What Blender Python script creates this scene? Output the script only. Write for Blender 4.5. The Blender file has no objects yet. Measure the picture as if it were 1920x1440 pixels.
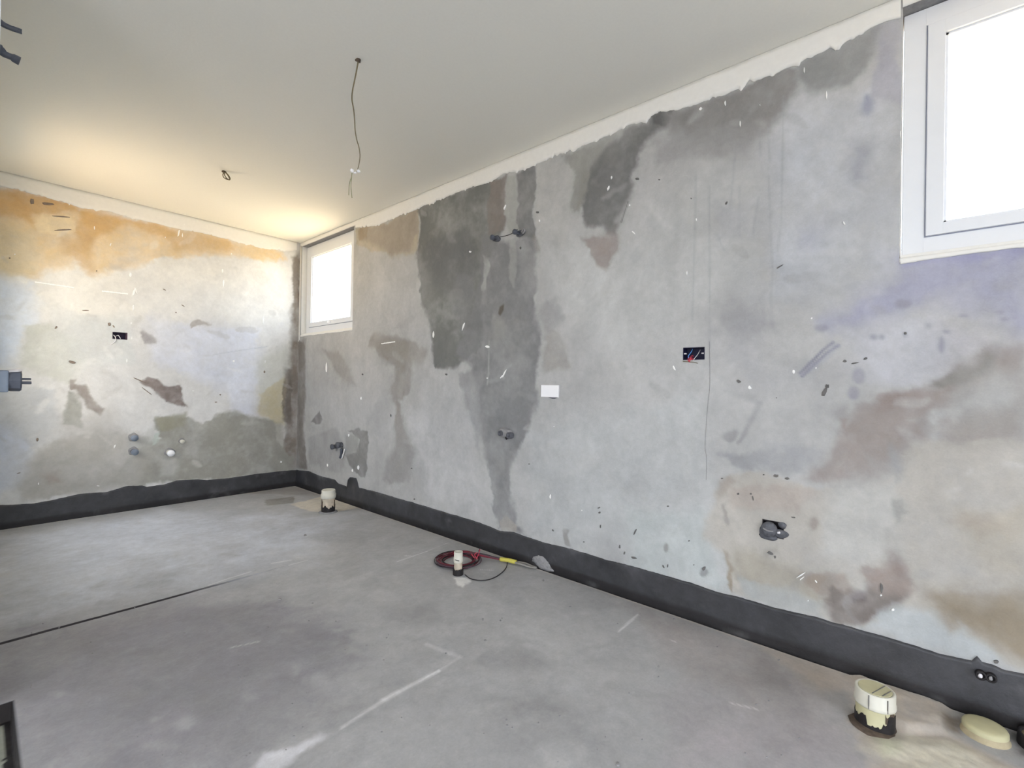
import bpy, bmesh, math, random
import numpy as np
from mathutils import Vector, Matrix

random.seed(7)
RNG = np.random.RandomState(11)
SC = bpy.context.scene
COL = SC.collection
PI = math.pi

# ------------------------------------------------------------------ camera
F_PX, YAW, PITCH, ROLL = 878.62, 0.85385, 0.00376, 0.01649
CAM = Vector((-2.19251, -4.84213, 1.06451))
H = 2.5
fw = Vector((math.sin(YAW) * math.cos(PITCH), math.cos(YAW) * math.cos(PITCH), math.sin(PITCH)))
r0 = Vector((math.cos(YAW), -math.sin(YAW), 0)); u0 = r0.cross(fw)
rt = math.cos(ROLL) * r0 + math.sin(ROLL) * u0
up = -math.sin(ROLL) * r0 + math.cos(ROLL) * u0
cd = bpy.data.cameras.new('camera'); cam = bpy.data.objects.new('camera', cd); COL.objects.link(cam)
m = Matrix((rt, up, -fw)).transposed().to_4x4(); m.translation = CAM
cam.matrix_world = m
cd.sensor_width = 36; cd.lens = F_PX / 1920 * 36; cd.clip_start = 0.02
SC.camera = cam

# ------------------------------------------------------------------ light
SC.view_settings.view_transform = 'Standard'; SC.view_settings.look = 'None'
SC.view_settings.gamma = 1; SC.view_settings.use_curve_mapping = False
SC.view_settings.exposure = 0.16
SC.cycles.use_denoising = True
SC.cycles.max_bounces = 12; SC.cycles.diffuse_bounces = 8
SC.cycles.sample_clamp_indirect = 8
SKY = (6.6, 7.0, 7.7)
w = bpy.data.worlds.new('sky'); SC.world = w; w.use_nodes = True
bg = w.node_tree.nodes['Background']; bg.inputs[0].default_value = (*[c / 9 for c in SKY], 1); bg.inputs[1].default_value = 9
sd = bpy.data.lights.new('sun', 'SUN'); sd.energy = 23; sd.angle = 0.01; sd.color = (1, .93, .82)
so = bpy.data.objects.new('sun', sd); COL.objects.link(so)
so.rotation_euler = (math.radians(-42), 0, 0)      # sunlight travels towards -y and down: it enters no opening


def portal(name, loc, rot, sx, sy):
    d = bpy.data.lights.new(name, 'AREA'); d.shape = 'RECTANGLE'; d.size = sx; d.size_y = sy; d.cycles.is_portal = True
    o = bpy.data.objects.new(name, d); COL.objects.link(o); o.location = loc; o.rotation_euler = rot


W1 = (-1.045, -0.045); W2 = (-5.785, -4.78); WZ = (1.548, 2.458)
SIDE_FILL = (-6.2, -4.0)        # unseen opening added as fill light, in the far side wall, y range
BACKX = (-4.0, -1.6)        # unseen opening put behind the camera for soft fill, x range
HX, HY = -5.2, -7.6
NEARY = (-1.04, -.40, 2.05)     # ... and NEARZ its sill
NEARZ = .80 #     # inferred window opening in the unseen near wall: y range, head height
portal('window_portal', (.16, sum(W1) / 2, 2.0), (0, PI / 2, 0), .9, 1.0)
portal('window_portal', (.16, sum(W2) / 2, 2.0), (0, PI / 2, 0), .9, 1.0)
portal('opening_portal', (-2.34, (NEARY[0] + NEARY[1]) / 2, (NEARZ + NEARY[2]) / 2), (0, -PI / 2, 0), NEARY[2] - NEARZ, NEARY[1] - NEARY[0])
portal('opening_portal', (HX - .05, sum(SIDE_FILL) / 2, 1.15), (0, -PI / 2, 0), 2.3, SIDE_FILL[1] - SIDE_FILL[0])
portal('opening_portal', (sum(BACKX) / 2, HY - .05, 1.15), (PI / 2, 0, 0), BACKX[1] - BACKX[0], 2.3)


# ------------------------------------------------------------------ measuring helpers
def ray(px, py):
    return rt * (px - 960) - up * (py - 720) + fw * F_PX


def hit(px, py, k, v=0.0):
    d = ray(px, py); return CAM + d * ((v - CAM[k]) / d[k])


def R_(px, py):             # right wall -> (y, z)
    p = hit(px, py, 0); return (p.y, p.z)


def L_(px, py):             # left wall -> (x, z)
    p = hit(px, py, 1); return (p.x, p.z)


def F_(px, py):             # floor -> (x, y)
    p = hit(px, py, 2); return (p.x, p.y)


def deep(px, py, depth):
    return CAM + ray(px, py) * (depth / F_PX)


# ------------------------------------------------------------------ colour
def lin(c):
    return [((v / 255) / 12.92 if v / 255 <= .04045 else ((v / 255 + .055) / 1.055) ** 2.4) for v in c[:3]]


def mat(name, c, rough=.7, metal=0, var=.12, scale=30, bump=.0, spec=.3):
    M = bpy.data.materials.new(name); M.use_nodes = True; nt = M.node_tree; b = nt.nodes['Principled BSDF']
    c = lin(c)
    tc = nt.nodes.new('ShaderNodeTexCoord'); n = nt.nodes.new('ShaderNodeTexNoise'); n.inputs['Scale'].default_value = scale; n.inputs['Detail'].default_value = 5
    nt.links.new(tc.outputs['Object'], n.inputs['Vector'])
    cr = nt.nodes.new('ShaderNodeValToRGB')
    cr.color_ramp.elements[0].position = .3; cr.color_ramp.elements[1].position = .7
    cr.color_ramp.elements[0].color = (*[v * (1 - var) for v in c], 1); cr.color_ramp.elements[1].color = (*[min(1, v * (1 + var)) for v in c], 1)
    nt.links.new(n.outputs['Fac'], cr.inputs[0]); nt.links.new(cr.outputs[0], b.inputs['Base Color'])
    b.inputs['Roughness'].default_value = rough; b.inputs['Metallic'].default_value = metal
    b.inputs['Specular IOR Level'].default_value = spec
    if bump:
        bp = nt.nodes.new('ShaderNodeBump'); bp.inputs['Strength'].default_value = 1; bp.inputs['Distance'].default_value = bump
        nt.links.new(n.outputs['Fac'], bp.inputs['Height']); nt.links.new(bp.outputs[0], b.inputs['Normal'])
    return M


def paint_mat(name, rough=.85, spec=.2, v1=.1, v2=.1, bump=.002, s=(6, 38, 160)):
    """colour attribute carries the stains; noises add plaster grain"""
    M = bpy.data.materials.new(name); M.use_nodes = True; nt = M.node_tree; b = nt.nodes['Principled BSDF']; L = nt.links.new
    at = nt.nodes.new('ShaderNodeAttribute'); at.attribute_name = 'paint'
    tc = nt.nodes.new('ShaderNodeTexCoord')
    cur = at.outputs['Color']; hs = []
    for sc_, v in zip(s, (v1, v2, v2 * .8)):
        n = nt.nodes.new('ShaderNodeTexNoise'); n.inputs['Scale'].default_value = sc_; n.inputs['Detail'].default_value = 6; n.inputs['Roughness'].default_value = .62
        n.inputs['Distortion'].default_value = .4
        L(tc.outputs['Object'], n.inputs['Vector'])
        mr = nt.nodes.new('ShaderNodeMapRange'); mr.inputs[1].default_value = .3; mr.inputs[2].default_value = .7
        mr.inputs[3].default_value = 1 - v; mr.inputs[4].default_value = 1 + v; L(n.outputs['Fac'], mr.inputs[0])
        mx = nt.nodes.new('ShaderNodeVectorMath'); mx.operation = 'SCALE'
        L(cur, mx.inputs[0]); L(mr.outputs[0], mx.inputs['Scale']); cur = mx.outputs[0]; hs.append(n)
    L(cur, b.inputs['Base Color'])
    b.inputs['Roughness'].default_value = rough; b.inputs['Specular IOR Level'].default_value = spec
    bp = nt.nodes.new('ShaderNodeBump'); bp.inputs['Strength'].default_value = .6; bp.inputs['Distance'].default_value = bump
    L(hs[1].outputs['Fac'], bp.inputs['Height']); L(bp.outputs[0], b.inputs['Normal'])
    return M


MT = dict(
    plaster=paint_mat('stained_plaster', v1=.05, v2=.045, bump=.0025),
    screed=paint_mat('concrete_screed', rough=.62, spec=.35, v1=.07, v2=.07, bump=.0012, s=(5, 30, 120)),
    bitumen=paint_mat('bitumen_coat', rough=.5, spec=.4, v1=.12, v2=.1, bump=.002),
    ceil=mat('ceiling_paint', (232, 230, 222), .9, var=.012, scale=90, bump=.0004),
    white=mat('white_wall_paint', (226, 225, 221), .85, var=.02, scale=40, bump=.0006),
    frame=mat('white_lacquered_frame', (218, 221, 226), .35, var=.01, scale=20, spec=.5),
    gasket=mat('grey_gasket', (140, 144, 162), .6),
    pvc=mat('white_pvc', (206, 203, 190), .4, var=.05, scale=25, spec=.5),
    pvcold=mat('yellowed_pvc', (190, 185, 150), .5, var=.08, scale=22),
    pvcmud=mat('muddy_pvc', (190, 178, 160), .7, var=.2, scale=40),
    beige=mat('beige_cement', (176, 164, 136), .85, var=.15, scale=30, bump=.002),
    mud=mat('brown_mortar', (88, 76, 66), .9, var=.3, scale=60, bump=.002),
    black=mat('black_bitumen', (38, 35, 36), .6, var=.3, scale=50, bump=.002),
    mortar=mat('grey_mortar', (140, 139, 140), .9, var=.15, scale=60, bump=.004),
    mortard=mat('dark_grey_mortar', (92, 93, 98), .9, var=.25, scale=70, bump=.004),
    boxblue=mat('dark_blue_box', (22, 22, 52), .5, var=.1),
    boxpurple=mat('dark_violet_box', (38, 24, 52), .5, var=.15),
    red=mat('dark_red_insulation', (104, 42, 52), .45),
    redl=mat('red_insulation', (190, 62, 78), .45),
    maroon=mat('purple_red_insulation', (84, 62, 72), .45),
    blk=mat('black_insulation', (40, 36, 38), .45),
    blue=mat('light_blue_insulation', (96, 160, 235), .4),
    wwhite=mat('white_insulation', (215, 212, 215), .4),
    grey=mat('grey_conduit', (132, 129, 124), .5),
    yellow=mat('yellow_tape', (190, 180, 84), .45),
    brownw=mat('brown_cable_sheath', (112, 102, 78), .6),
    greenw=mat('olive_cable_sheath', (150, 148, 118), .6),
    plastic=mat('white_plastic', (240, 240, 242), .35, var=.01, spec=.5),
    metal=mat('dull_steel', (118, 128, 142), .5, var=.12),
    dmetal=mat('dark_steel', (84, 88, 98), .5, var=.2),
    paintdrip=mat('white_paint_drip', (240, 240, 238), .5, var=.02),
    chip=mat('dark_chip', (104, 102, 100), .9, var=.2),
    chipb=mat('brown_chip', (128, 116, 106), .9, var=.2),
    tile=mat('pale_wall_finish', (214, 218, 218), .6, var=.02),
    bounce_slab=mat('bounce_slab_grey', (150, 152, 156), .9, var=.08, scale=2),
    ground=mat('sunlit_sand', (221, 197, 160), .95, var=.08, scale=.8),
)
gm = bpy.data.materials.new('window_glass'); gm.use_nodes = True; nt = gm.node_tree
for n in list(nt.nodes):
    nt.nodes.remove(n)
out = nt.nodes.new('ShaderNodeOutputMaterial'); tr = nt.nodes.new('ShaderNodeBsdfTransparent'); tr.inputs[0].default_value = (.94, .96, .96, 1)
gl = nt.nodes.new('ShaderNodeBsdfGlossy'); gl.inputs['Roughness'].default_value = .02; fr = nt.nodes.new('ShaderNodeFresnel'); 
geo = nt.nodes.new('ShaderNodeNewGeometry'); mrg = nt.nodes.new('ShaderNodeMapRange'); mrg.inputs[3].default_value = 1.45; mrg.inputs[4].default_value = 1 / 1.45
nt.links.new(geo.outputs['Backfacing'], mrg.inputs[0]); nt.links.new(mrg.outputs[0], fr.inputs[0])
mx = nt.nodes.new('ShaderNodeMixShader'); nt.links.new(fr.outputs[0], mx.inputs[0]); nt.links.new(tr.outputs[0], mx.inputs[1]); nt.links.new(gl.outputs[0], mx.inputs[2]); nt.links.new(mx.outputs[0], out.inputs[0])
MT['glass'] = gm


# ------------------------------------------------------------------ object helpers
def link(name, me, parent=None, m=None, **kw):
    o = bpy.data.objects.new(name, me); COL.objects.link(o)
    if m is not None and me is not None:
        me.materials.append(MT[m] if isinstance(m, str) else m)
    if parent is not None:
        o.parent = parent
        o.matrix_parent_inverse = parent.matrix_world.inverted() if False else Matrix.Translation(-Vector(parent.location))
    for k, v in kw.items():
        o[k] = v
    return o


def obj(name, bm, m, parent=None, smooth=False, **kw):
    bmesh.ops.recalc_face_normals(bm, faces=bm.faces)
    me = bpy.data.meshes.new(name); bm.to_mesh(me); bm.free()
    if smooth:
        for p in me.polygons:
            p.use_smooth = True
    return link(name, me, parent, m, **kw)


def thing(name, label, cat, loc, group=None):
    o = bpy.data.objects.new(name, None); COL.objects.link(o); o.location = loc; o.empty_display_size = .05
    o['label'] = label; o['category'] = cat
    if group:
        o['group'] = group
    return o


def box(bm, a, b, bev=0):
    a = Vector(a); b = Vector(b)
    r = bmesh.ops.create_cube(bm, size=1, matrix=Matrix.Translation((a + b) / 2) @ Matrix.Diagonal((*[abs(b[i] - a[i]) for i in range(3)], 1)))
    if bev:
        es = list({e for v in r['verts'] for e in v.link_edges})
        bmesh.ops.bevel(bm, geom=es, offset=bev, segments=2, affect='EDGES', profile=.6)
    return bm


def frame_from(t):
    t = t.normalized(); a = Vector((0, 0, 1)) if abs(t.z) < .9 else Vector((1, 0, 0))
    x = t.cross(a).normalized(); return x, t.cross(x).normalized()


def smooth_path(pts, n=6):
    pts = [Vector(p) for p in pts]
    if len(pts) < 3:
        return pts
    out = []
    P = [pts[0]] + pts + [pts[-1]]
    for i in range(1, len(P) - 2):
        for k in range(n):
            t = k / n; a, b, c, d = P[i - 1], P[i], P[i + 1], P[i + 2]
            out.append(.5 * ((2 * b) + (c - a) * t + (2 * a - 5 * b + 4 * c - d) * t * t + (3 * b - a - 3 * c + d) * t ** 3))
    out.append(pts[-1]); return out


def tube(bm, pts, r, seg=8, n=6, cap=True):
    P = smooth_path(pts, n); rings = []; x = None
    for i, p in enumerate(P):
        t = P[min(i + 1, len(P) - 1)] - P[max(i - 1, 0)]
        if t.length < 1e-9:
            t = Vector((0, 0, 1))
        t.normalize()
        if x is None:
            x, _ = frame_from(t)
        x = (x - t * x.dot(t)).normalized(); y = t.cross(x)
        rr = r if not callable(r) else r(i / max(1, len(P) - 1))
        rings.append([bm.verts.new(p + (x * math.cos(2 * PI * k / seg) + y * math.sin(2 * PI * k / seg)) * rr) for k in range(seg)])
    for a, b in zip(rings, rings[1:]):
        for k in range(seg):
            bm.faces.new((a[k], a[(k + 1) % seg], b[(k + 1) % seg], b[k]))
    if cap:
        bm.faces.new(rings[0][::-1]); bm.faces.new(rings[-1])
    return bm


def lathe(bm, prof, o, axis=Vector((0, 0, 1)), seg=40):
    """prof: (radius, height) list"""
    axis = Vector(axis).normalized(); x, y = frame_from(axis); o = Vector(o); rings = []
    for r, h in prof:
        if r < 1e-6:
            rings.append([bm.verts.new(o + axis * h)])
        else:
            rings.append([bm.verts.new(o + axis * h + (x * math.cos(2 * PI * k / seg) + y * math.sin(2 * PI * k / seg)) * r) for k in range(seg)])
    for a, b in zip(rings, rings[1:]):
        if len(a) == 1 and len(b) == 1:
            continue
        for k in range(seg):
            k2 = (k + 1) % seg
            if len(a) == 1:
                bm.faces.new((a[0], b[k2], b[k]))
            elif len(b) == 1:
                bm.faces.new((a[k], a[k2], b[0]))
            else:
                bm.faces.new((a[k], a[k2], b[k2], b[k]))
    return bm


def lump(bm, c, s, amp=.25, seed=0, sub=3):
    """irregular mortar blob: displaced, squashed icosphere"""
    r = bmesh.ops.create_icosphere(bm, subdivisions=sub, radius=1)
    rs = random.Random(seed); ws = [(Vector((rs.uniform(-1, 1), rs.uniform(-1, 1), rs.uniform(-1, 1))) * rs.uniform(2, 6), rs.uniform(0, 6), rs.uniform(.3, 1)) for _ in range(7)]
    for v in r['verts']:
        d = sum(math.sin(v.co.dot(k) + ph) * a for k, ph, a in ws) / 4
        v.co = Vector(c) + Vector([v.co[i] * s[i] * (1 + amp * d) for i in range(3)])
    return bm


# ------------------------------------------------------------------ numpy noise and stain painting
def vnoise(x, y, seed=0):
    xi = np.floor(x).astype(np.int64); yi = np.floor(y).astype(np.int64); fx = x - xi; fy = y - yi
    fx = fx * fx * (3 - 2 * fx); fy = fy * fy * (3 - 2 * fy)

    def h(a, b):
        n = (a * 374761393 + b * 668265263 + seed * 1442695041) & 0xffffffff
        n = ((n ^ (n >> 13)) * 1274126177) & 0xffffffff
        return ((n ^ (n >> 16)) & 0xffff) / 65535.0
    return (h(xi, yi) * (1 - fx) + h(xi + 1, yi) * fx) * (1 - fy) + (h(xi, yi + 1) * (1 - fx) + h(xi + 1, yi + 1) * fx) * fy


def fbm(x, y, sc, seed=0, oct=5, gain=.55):
    s = 0; a = 1; t = 0
    for i in range(oct):
        s = s + a * (vnoise(x * sc + 17.3 * i, y * sc - 9.1 * i, seed + i) - .5); t += a; a *= gain; sc *= 2.03
    return s / t * 2        # about -1..1


def sdf_poly(x, y, P):
    P = np.array(P, float); d = np.full(x.shape, 1e9); inside = np.zeros(x.shape, bool)
    for i in range(len(P)):
        ax, ay = P[i]; bx, by = P[(i + 1) % len(P)]
        ex, ey = bx - ax, by - ay; t = np.clip(((x - ax) * ex + (y - ay) * ey) / (ex * ex + ey * ey + 1e-12), 0, 1)
        d = np.minimum(d, np.hypot(x - ax - t * ex, y - ay - t * ey))
        c = ((ay > y) != (by > y)) & (x < (bx - ax) * (y - ay) / (by - ay + 1e-12) + ax); inside ^= c
    return np.where(inside, -d, d)


def sdf_line(x, y, P):
    d = np.full(x.shape, 1e9)
    for (ax, ay), (bx, by) in zip(P, P[1:]):
        ex, ey = bx - ax, by - ay; t = np.clip(((x - ax) * ex + (y - ay) * ey) / (ex * ex + ey * ey + 1e-12), 0, 1)
        d = np.minimum(d, np.hypot(x - ax - t * ex, y - ay - t * ey))
    return d


class Painter:
    def __init__(s, u, v, conv, base, gain=1.0, seed=1):
        s.u, s.v, s.conv, s.gain, s.seed = u, v, conv, gain, seed
        s.c = np.tile(np.array(lin(base)) * gain, (len(u), 1))
        s.n1 = fbm(u, v, 7, seed); s.n2 = fbm(u, v, 28, seed + 40); s.n3 = fbm(u, v, 3, seed + 80)
        s.patch = fbm(u, v, 4.5, seed + 120)
        s.wu = u + .022 * fbm(u, v, 9, seed + 200) + .012 * fbm(u, v, 32, seed + 210)
        s.wv = v + .022 * fbm(u, v, 9, seed + 220) + .012 * fbm(u, v, 32, seed + 230)
        s.sv = np.clip(.9 + 1.3 * fbm(u, v, 5, seed + 240), .3, 2)

    def _put(s, idx, d, col, a, soft, rough):
        d = d + rough * (s.n1[idx] * .9 + s.n2[idx] * .5)
        sf = soft * s.sv[idx] if soft > .008 else soft
        t = np.clip(.5 - d / (2 * sf), 0, 1); t = t * t * (3 - 2 * t) * a
        t = np.clip(t * (1 + .5 * np.clip(s.patch[idx], -1, .3) + .25 * s.n2[idx]), 0, 1)
        s.c[idx] = s.c[idx] * (1 - t[:, None]) + np.array(lin(col)) * s.gain * t[:, None]

    def poly(s, col, a, soft, rough, pts):
        P = [s.conv(*p) for p in pts]; xs = [p[0] for p in P]; ys = [p[1] for p in P]; m_ = soft * 2 + rough * 1.6 + .04
        idx = np.nonzero((s.u > min(xs) - m_) & (s.u < max(xs) + m_) & (s.v > min(ys) - m_) & (s.v < max(ys) + m_))[0]
        if len(idx):
            s._put(idx, sdf_poly(s.wu[idx], s.wv[idx], P) if max(max(xs) - min(xs), max(ys) - min(ys)) > .09 else sdf_poly(s.u[idx], s.v[idx], P), col, a, soft, rough)

    def ell(s, col, a, soft, rough, cx, cy, rx, ry, ang=0):
        ca, sa = math.cos(math.radians(ang)), math.sin(math.radians(ang))
        s.poly(col, a, soft, rough, [(cx + rx * math.cos(t) * ca - ry * math.sin(t) * sa, cy + rx * math.cos(t) * sa + ry * math.sin(t) * ca) for t in np.linspace(0, 2 * PI, 13)[:-1]])

    def line(s, col, a, wid, rough, pts):
        P = [s.conv(*p) for p in pts]; xs = [p[0] for p in P]; ys = [p[1] for p in P]; m_ = wid * 2 + rough * 1.6 + .01
        idx = np.nonzero((s.u > min(xs) - m_) & (s.u < max(xs) + m_) & (s.v > min(ys) - m_) & (s.v < max(ys) + m_))[0]
        if len(idx):
            s._put(idx, sdf_line(s.u[idx], s.v[idx], P) - wid / 2, col, a, wid * .6, rough)

    def mottled(s, amp, col2=None, a2=0):
        wx_ = s.u + .16 * fbm(s.u, s.v, 3, 301, 4); wy_ = s.v + .16 * fbm(s.u, s.v, 3, 302, 4)
        cl = fbm(wx_ * 1.25, wy_ * .85, 3.2, s.seed + 300, 6, .6); cl2 = fbm(wx_, wy_, 11, s.seed + 330, 4, .6)
        k = 1 + amp * (cl * 1.5 + cl2 * .7 + s.n2 * .35)
        s.c *= k[:, None]


def lines(a, b, step, extra=()):
    n = max(1, round((b - a) / step)); g = list(np.linspace(a, b, n + 1))
    for e in extra:
        g = [v for v in g if abs(v - e) > step * .35 or v in (a, b)]
        if a < e < b:
            g.append(e)
    return np.array(sorted(set(g)))


def grid(name, U, V, to3, holes, colors, m, disp=None, parent=None, **kw):
    """one dense sheet: U x V lines; holes are (u0,u1,v0,v1) left open"""
    nu, nv = len(U), len(V); uu, vv = np.meshgrid(U, V, indexing='ij'); u = uu.ravel(); v = vv.ravel()
    dd = disp(u, v) if disp is not None else np.zeros(len(u))
    co = to3(u, v, dd)
    i, j = np.meshgrid(np.arange(nu - 1), np.arange(nv - 1), indexing='ij'); i = i.ravel(); j = j.ravel()
    cu = (U[i] + U[i + 1]) / 2; cv = (V[j] + V[j + 1]) / 2; keep = np.ones(len(i), bool)
    for a, b, c, d in holes:
        keep &= ~((cu > a) & (cu < b) & (cv > c) & (cv < d))
    i = i[keep]; j = j[keep]
    q = np.stack([i * nv + j, (i + 1) * nv + j, (i + 1) * nv + j + 1, i * nv + j + 1], 1)
    me = bpy.data.meshes.new(name)
    me.vertices.add(len(u)); me.vertices.foreach_set('co', co.astype(np.float32).ravel())
    me.loops.add(q.size); me.loops.foreach_set('vertex_index', q.astype(np.int32).ravel())
    me.polygons.add(len(q)); me.polygons.foreach_set('loop_start', (np.arange(len(q)) * 4).astype(np.int32))
    me.update(calc_edges=True)
    at = me.color_attributes.new('paint', 'FLOAT_COLOR', 'POINT')
    c = colors(u, v); c4 = np.ones((len(u), 4), np.float32); c4[:, :3] = np.clip(c, 0, 1)
    at.data.foreach_set('color', c4.ravel())
    me.polygons.foreach_set('use_smooth', np.ones(len(q), bool))
    return link(name, me, parent, m, **kw)


def slab(name, a, b, m, **kw):
    bm = bmesh.new(); box(bm, a, b); return obj(name, bm, m, **kw)


# ================================================================== SHELL
ground = slab('ground', (-60, -60, -.6), (60, 60, -.45), 'ground', kind='structure')

slab('bounce_slab', (-30, -30, -.44), (-5.45, -2.7, -.12), 'bounce_slab', kind='structure')  # unseen grey slab added to make the ground bounce less warm
slab('bounce_slab', (-5.4, -30, -.44), (20, -7.9, -.12), 'bounce_slab', kind='structure')

BOX_R = (*sorted((R_(1321, 675)[0], R_(1281, 652)[0])), 1.199, 1.257)
BOX_L = (*sorted((L_(211, 622)[0], L_(239, 622)[0])), 1.385, 1.441)
SOCK = (-4.425, -4.345, .452, .520)


def right_paint(u, v):
    p = Painter(u, v, R_, (180, 180, 179), .93, 3)
    P, E, L = p.poly, p.ell, p.line
    # broad tones
    P((172, 171, 169), .8, .15, .06, [(560, 625), (700, 640), (790, 700), (780, 930), (700, 930), (556, 880)])
    P((186, 187, 186), .8, .12, .05, [(1010, 460), (1080, 440), (1180, 460), (1330, 300), (1440, 330), (1430, 520), (1280, 600), (1150, 660), (1030, 560)])
    P((184, 187, 192), .8, .15, .06, [(1440, 190), (1600, 170), (1690, 100), (1690, 500), (1560, 560), (1440, 560)])
    P((186, 186, 186), .8, .1, .04, [(760, 780), (890, 780), (900, 960), (800, 930)])
    P((183, 185, 185), .8, .1, .05, [(990, 800), (1320, 740), (1340, 1000), (1370, 1100), (1000, 1000)])
    P((182, 187, 186), .85, .05, .03, [(1180, 960), (1330, 960), (1345, 1040), (1366, 1110), (1180, 1060)])
    # window side strip
    P((178, 168, 150), .8, .02, .015, [(667, 428), (720, 419), (785, 391), (783, 470), (762, 478), (700, 470), (668, 458)])
    P((163, 154, 142), .9, .04, .03, [(676, 430), (700, 425), (740, 412), (784, 393), (782, 440), (770, 470), (735, 480), (712, 462), (675, 450)])
    P((155, 140, 118), .6, .02, .015, [(672, 430), (690, 427), (688, 446), (672, 452)])
    # first big dark stain
    P((121, 122, 119), .96, .022, .03, [(784, 392), (822, 375), (862, 359), (912, 344), (940, 330), (948, 380), (946, 430), (925, 470), (905, 500), (902, 560), (905, 640), (895, 668), (865, 680), (850, 690), (816, 690), (812, 650), (806, 615), (790, 570), (784, 520), (782, 470), (788, 430)])
    P((112, 113, 113), .6, .03, .03, [(800, 450), (880, 430), (900, 500), (880, 560), (810, 540), (790, 480)])
    P((140, 140, 138), .5, .04, .03, [(790, 500), (812, 510), (812, 590), (790, 575)])
    P((140, 140, 143), .45, .05, .04, [(850, 500), (890, 520), (880, 640), (850, 600)])
    P((132, 125, 120), .9, .012, .01, [(918, 343), (950, 327), (949, 390), (944, 432), (916, 442), (914, 400)])
    # column under it
    P((133, 133, 134), .92, .03, .03, [(904, 445), (960, 450), (1000, 440), (1008, 470), (1005, 560), (1012, 640), (1008, 700), (1003, 770), (990, 810), (968, 840), (960, 880), (957, 930), (970, 985), (1000, 1010), (935, 992), (925, 960), (922, 900), (905, 850), (897, 790), (893, 730), (880, 690), (860, 660), (880, 600), (900, 520)])
    P((146, 146, 147), .7, .02, .02, [(860, 700), (905, 690), (900, 790), (898, 860), (885, 800), (870, 750)])
    P((121, 121, 121), .8, .012, .01, [(968, 326), (1004, 308), (1008, 345), (1002, 382), (1000, 404), (1003, 446), (970, 446), (966, 420), (972, 380)])
    P((140, 137, 132), .5, .02, .015, [(1000, 440), (1012, 460), (1012, 480), (1003, 470), (995, 448)])
    P((166, 167, 163), .95, .01, .008, [(950, 330), (968, 326), (970, 380), (967, 412), (972, 436), (955, 436), (947, 420), (948, 385)])
    P((172, 172, 170), .9, .008, .006, [(905, 480), (916, 484), (919, 500), (912, 520), (910, 545), (903, 545), (905, 515), (908, 500)])
    P((160, 160, 158), .8, .01, .01, [(952, 450), (966, 450), (970, 500), (964, 540), (955, 520)])
    P((160, 159, 156), .6, .02, .015, [(922, 590), (945, 600), (950, 630), (930, 640)])
    P((104, 98, 90), .9, .006, .003, [(937, 575), (945, 570), (944, 582), (938, 592), (934, 588)])
    P((156, 153, 148), .6, .03, .02, [(1020, 600), (1060, 640), (1070, 690), (1020, 700)])
    P((160, 160, 160), .6, .03, .03, [(1010, 570), (1040, 560), (1060, 600), (1020, 640)])
    L((168, 168, 166), .8, .012, .006, [(917, 640), (916, 700), (914, 720)])
    # light strip and second dark stain
    P((184, 184, 182), .9, .02, .015, [(1008, 310), (1048, 294), (1080, 325), (1072, 380), (1068, 420), (1055, 470), (1008, 450), (1002, 400)])
    P((146, 146, 140), .75, .03, .03, [(1050, 292), (1110, 268), (1160, 246), (1165, 300), (1110, 330), (1085, 400), (1068, 390), (1078, 330)])
    P((124, 124, 123), .96, .025, .03, [(1110, 318), (1130, 290), (1160, 262), (1168, 240), (1202, 230), (1214, 232), (1222, 216), (1262, 205), (1260, 225), (1228, 246), (1206, 270), (1196, 300), (1184, 330), (1178, 370), (1164, 398), (1150, 430), (1135, 425), (1100, 425), (1092, 390)])
    P((104, 104, 104), .85, .008, .008, [(1221, 217), (1236, 209), (1262, 204), (1256, 224), (1243, 236), (1226, 230)])
    P((128, 127, 125), .8, .02, .02, [(1135, 418), (1162, 415), (1156, 445), (1138, 440)])
    P((150, 141, 137), .75, .03, .02, [(1080, 445), (1120, 440), (1165, 440), (1160, 470), (1150, 480), (1135, 505), (1120, 495), (1105, 465)])
    L((108, 108, 106), .9, .006, .002, [(1178, 378), (1171, 398), (1165, 416)])
    # strip under the white band
    P((142, 140, 139), .9, .03, .025, [(1245, 215), (1330, 188), (1424, 150), (1488, 123), (1484, 180), (1440, 250), (1400, 265), (1340, 268), (1300, 262), (1260, 245)])
    P((158, 157, 157), .7, .05, .03, [(1260, 250), (1440, 240), (1400, 290), (1300, 290), (1240, 320), (1225, 270)])
    P((146, 147, 147), .9, .025, .025, [(1484, 124), (1560, 88), (1606, 68), (1660, 42), (1640, 90), (1622, 130), (1595, 165), (1525, 178), (1490, 155)])
    P((170, 170, 178), .8, .02, .02, [(1650, 50), (1690, 38), (1690, 200), (1630, 180)])
    E((146, 149, 166), .7, .02, .015, 1626, 195, 10, 22)
    P((150, 152, 160), .7, .04, .03, [(1590, 260), (1625, 270), (1640, 340), (1600, 350), (1580, 300)])
    # drips
    for x0, y0, x1, y1 in ((1440, 240, 1443, 300), (1469, 180, 1467, 300), (1467, 300, 1465, 410), (1465, 410, 1458, 470), (1441, 330, 1448, 500), (1448, 500, 1445, 575),
                           (1378, 290, 1369, 390), (1387, 350, 1386, 440), (1305, 330, 1303, 430), (1303, 430, 1298, 600), (1330, 350, 1331, 650), (1422, 370, 1412, 440), (1345, 440, 1358, 470), (1424, 240, 1426, 290)):
        L((158, 160, 162), .42, .008, .004, [(x0, y0), (x1, y1)])
    P((167, 168, 172), .6, .04, .03, [(1345, 380), (1395, 390), (1390, 445), (1350, 450)])
    P((155, 155, 158), .75, .06, .04, [(1345, 590), (1380, 565), (1430, 575), (1460, 610), (1430, 625), (1390, 645), (1350, 620)])
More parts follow.
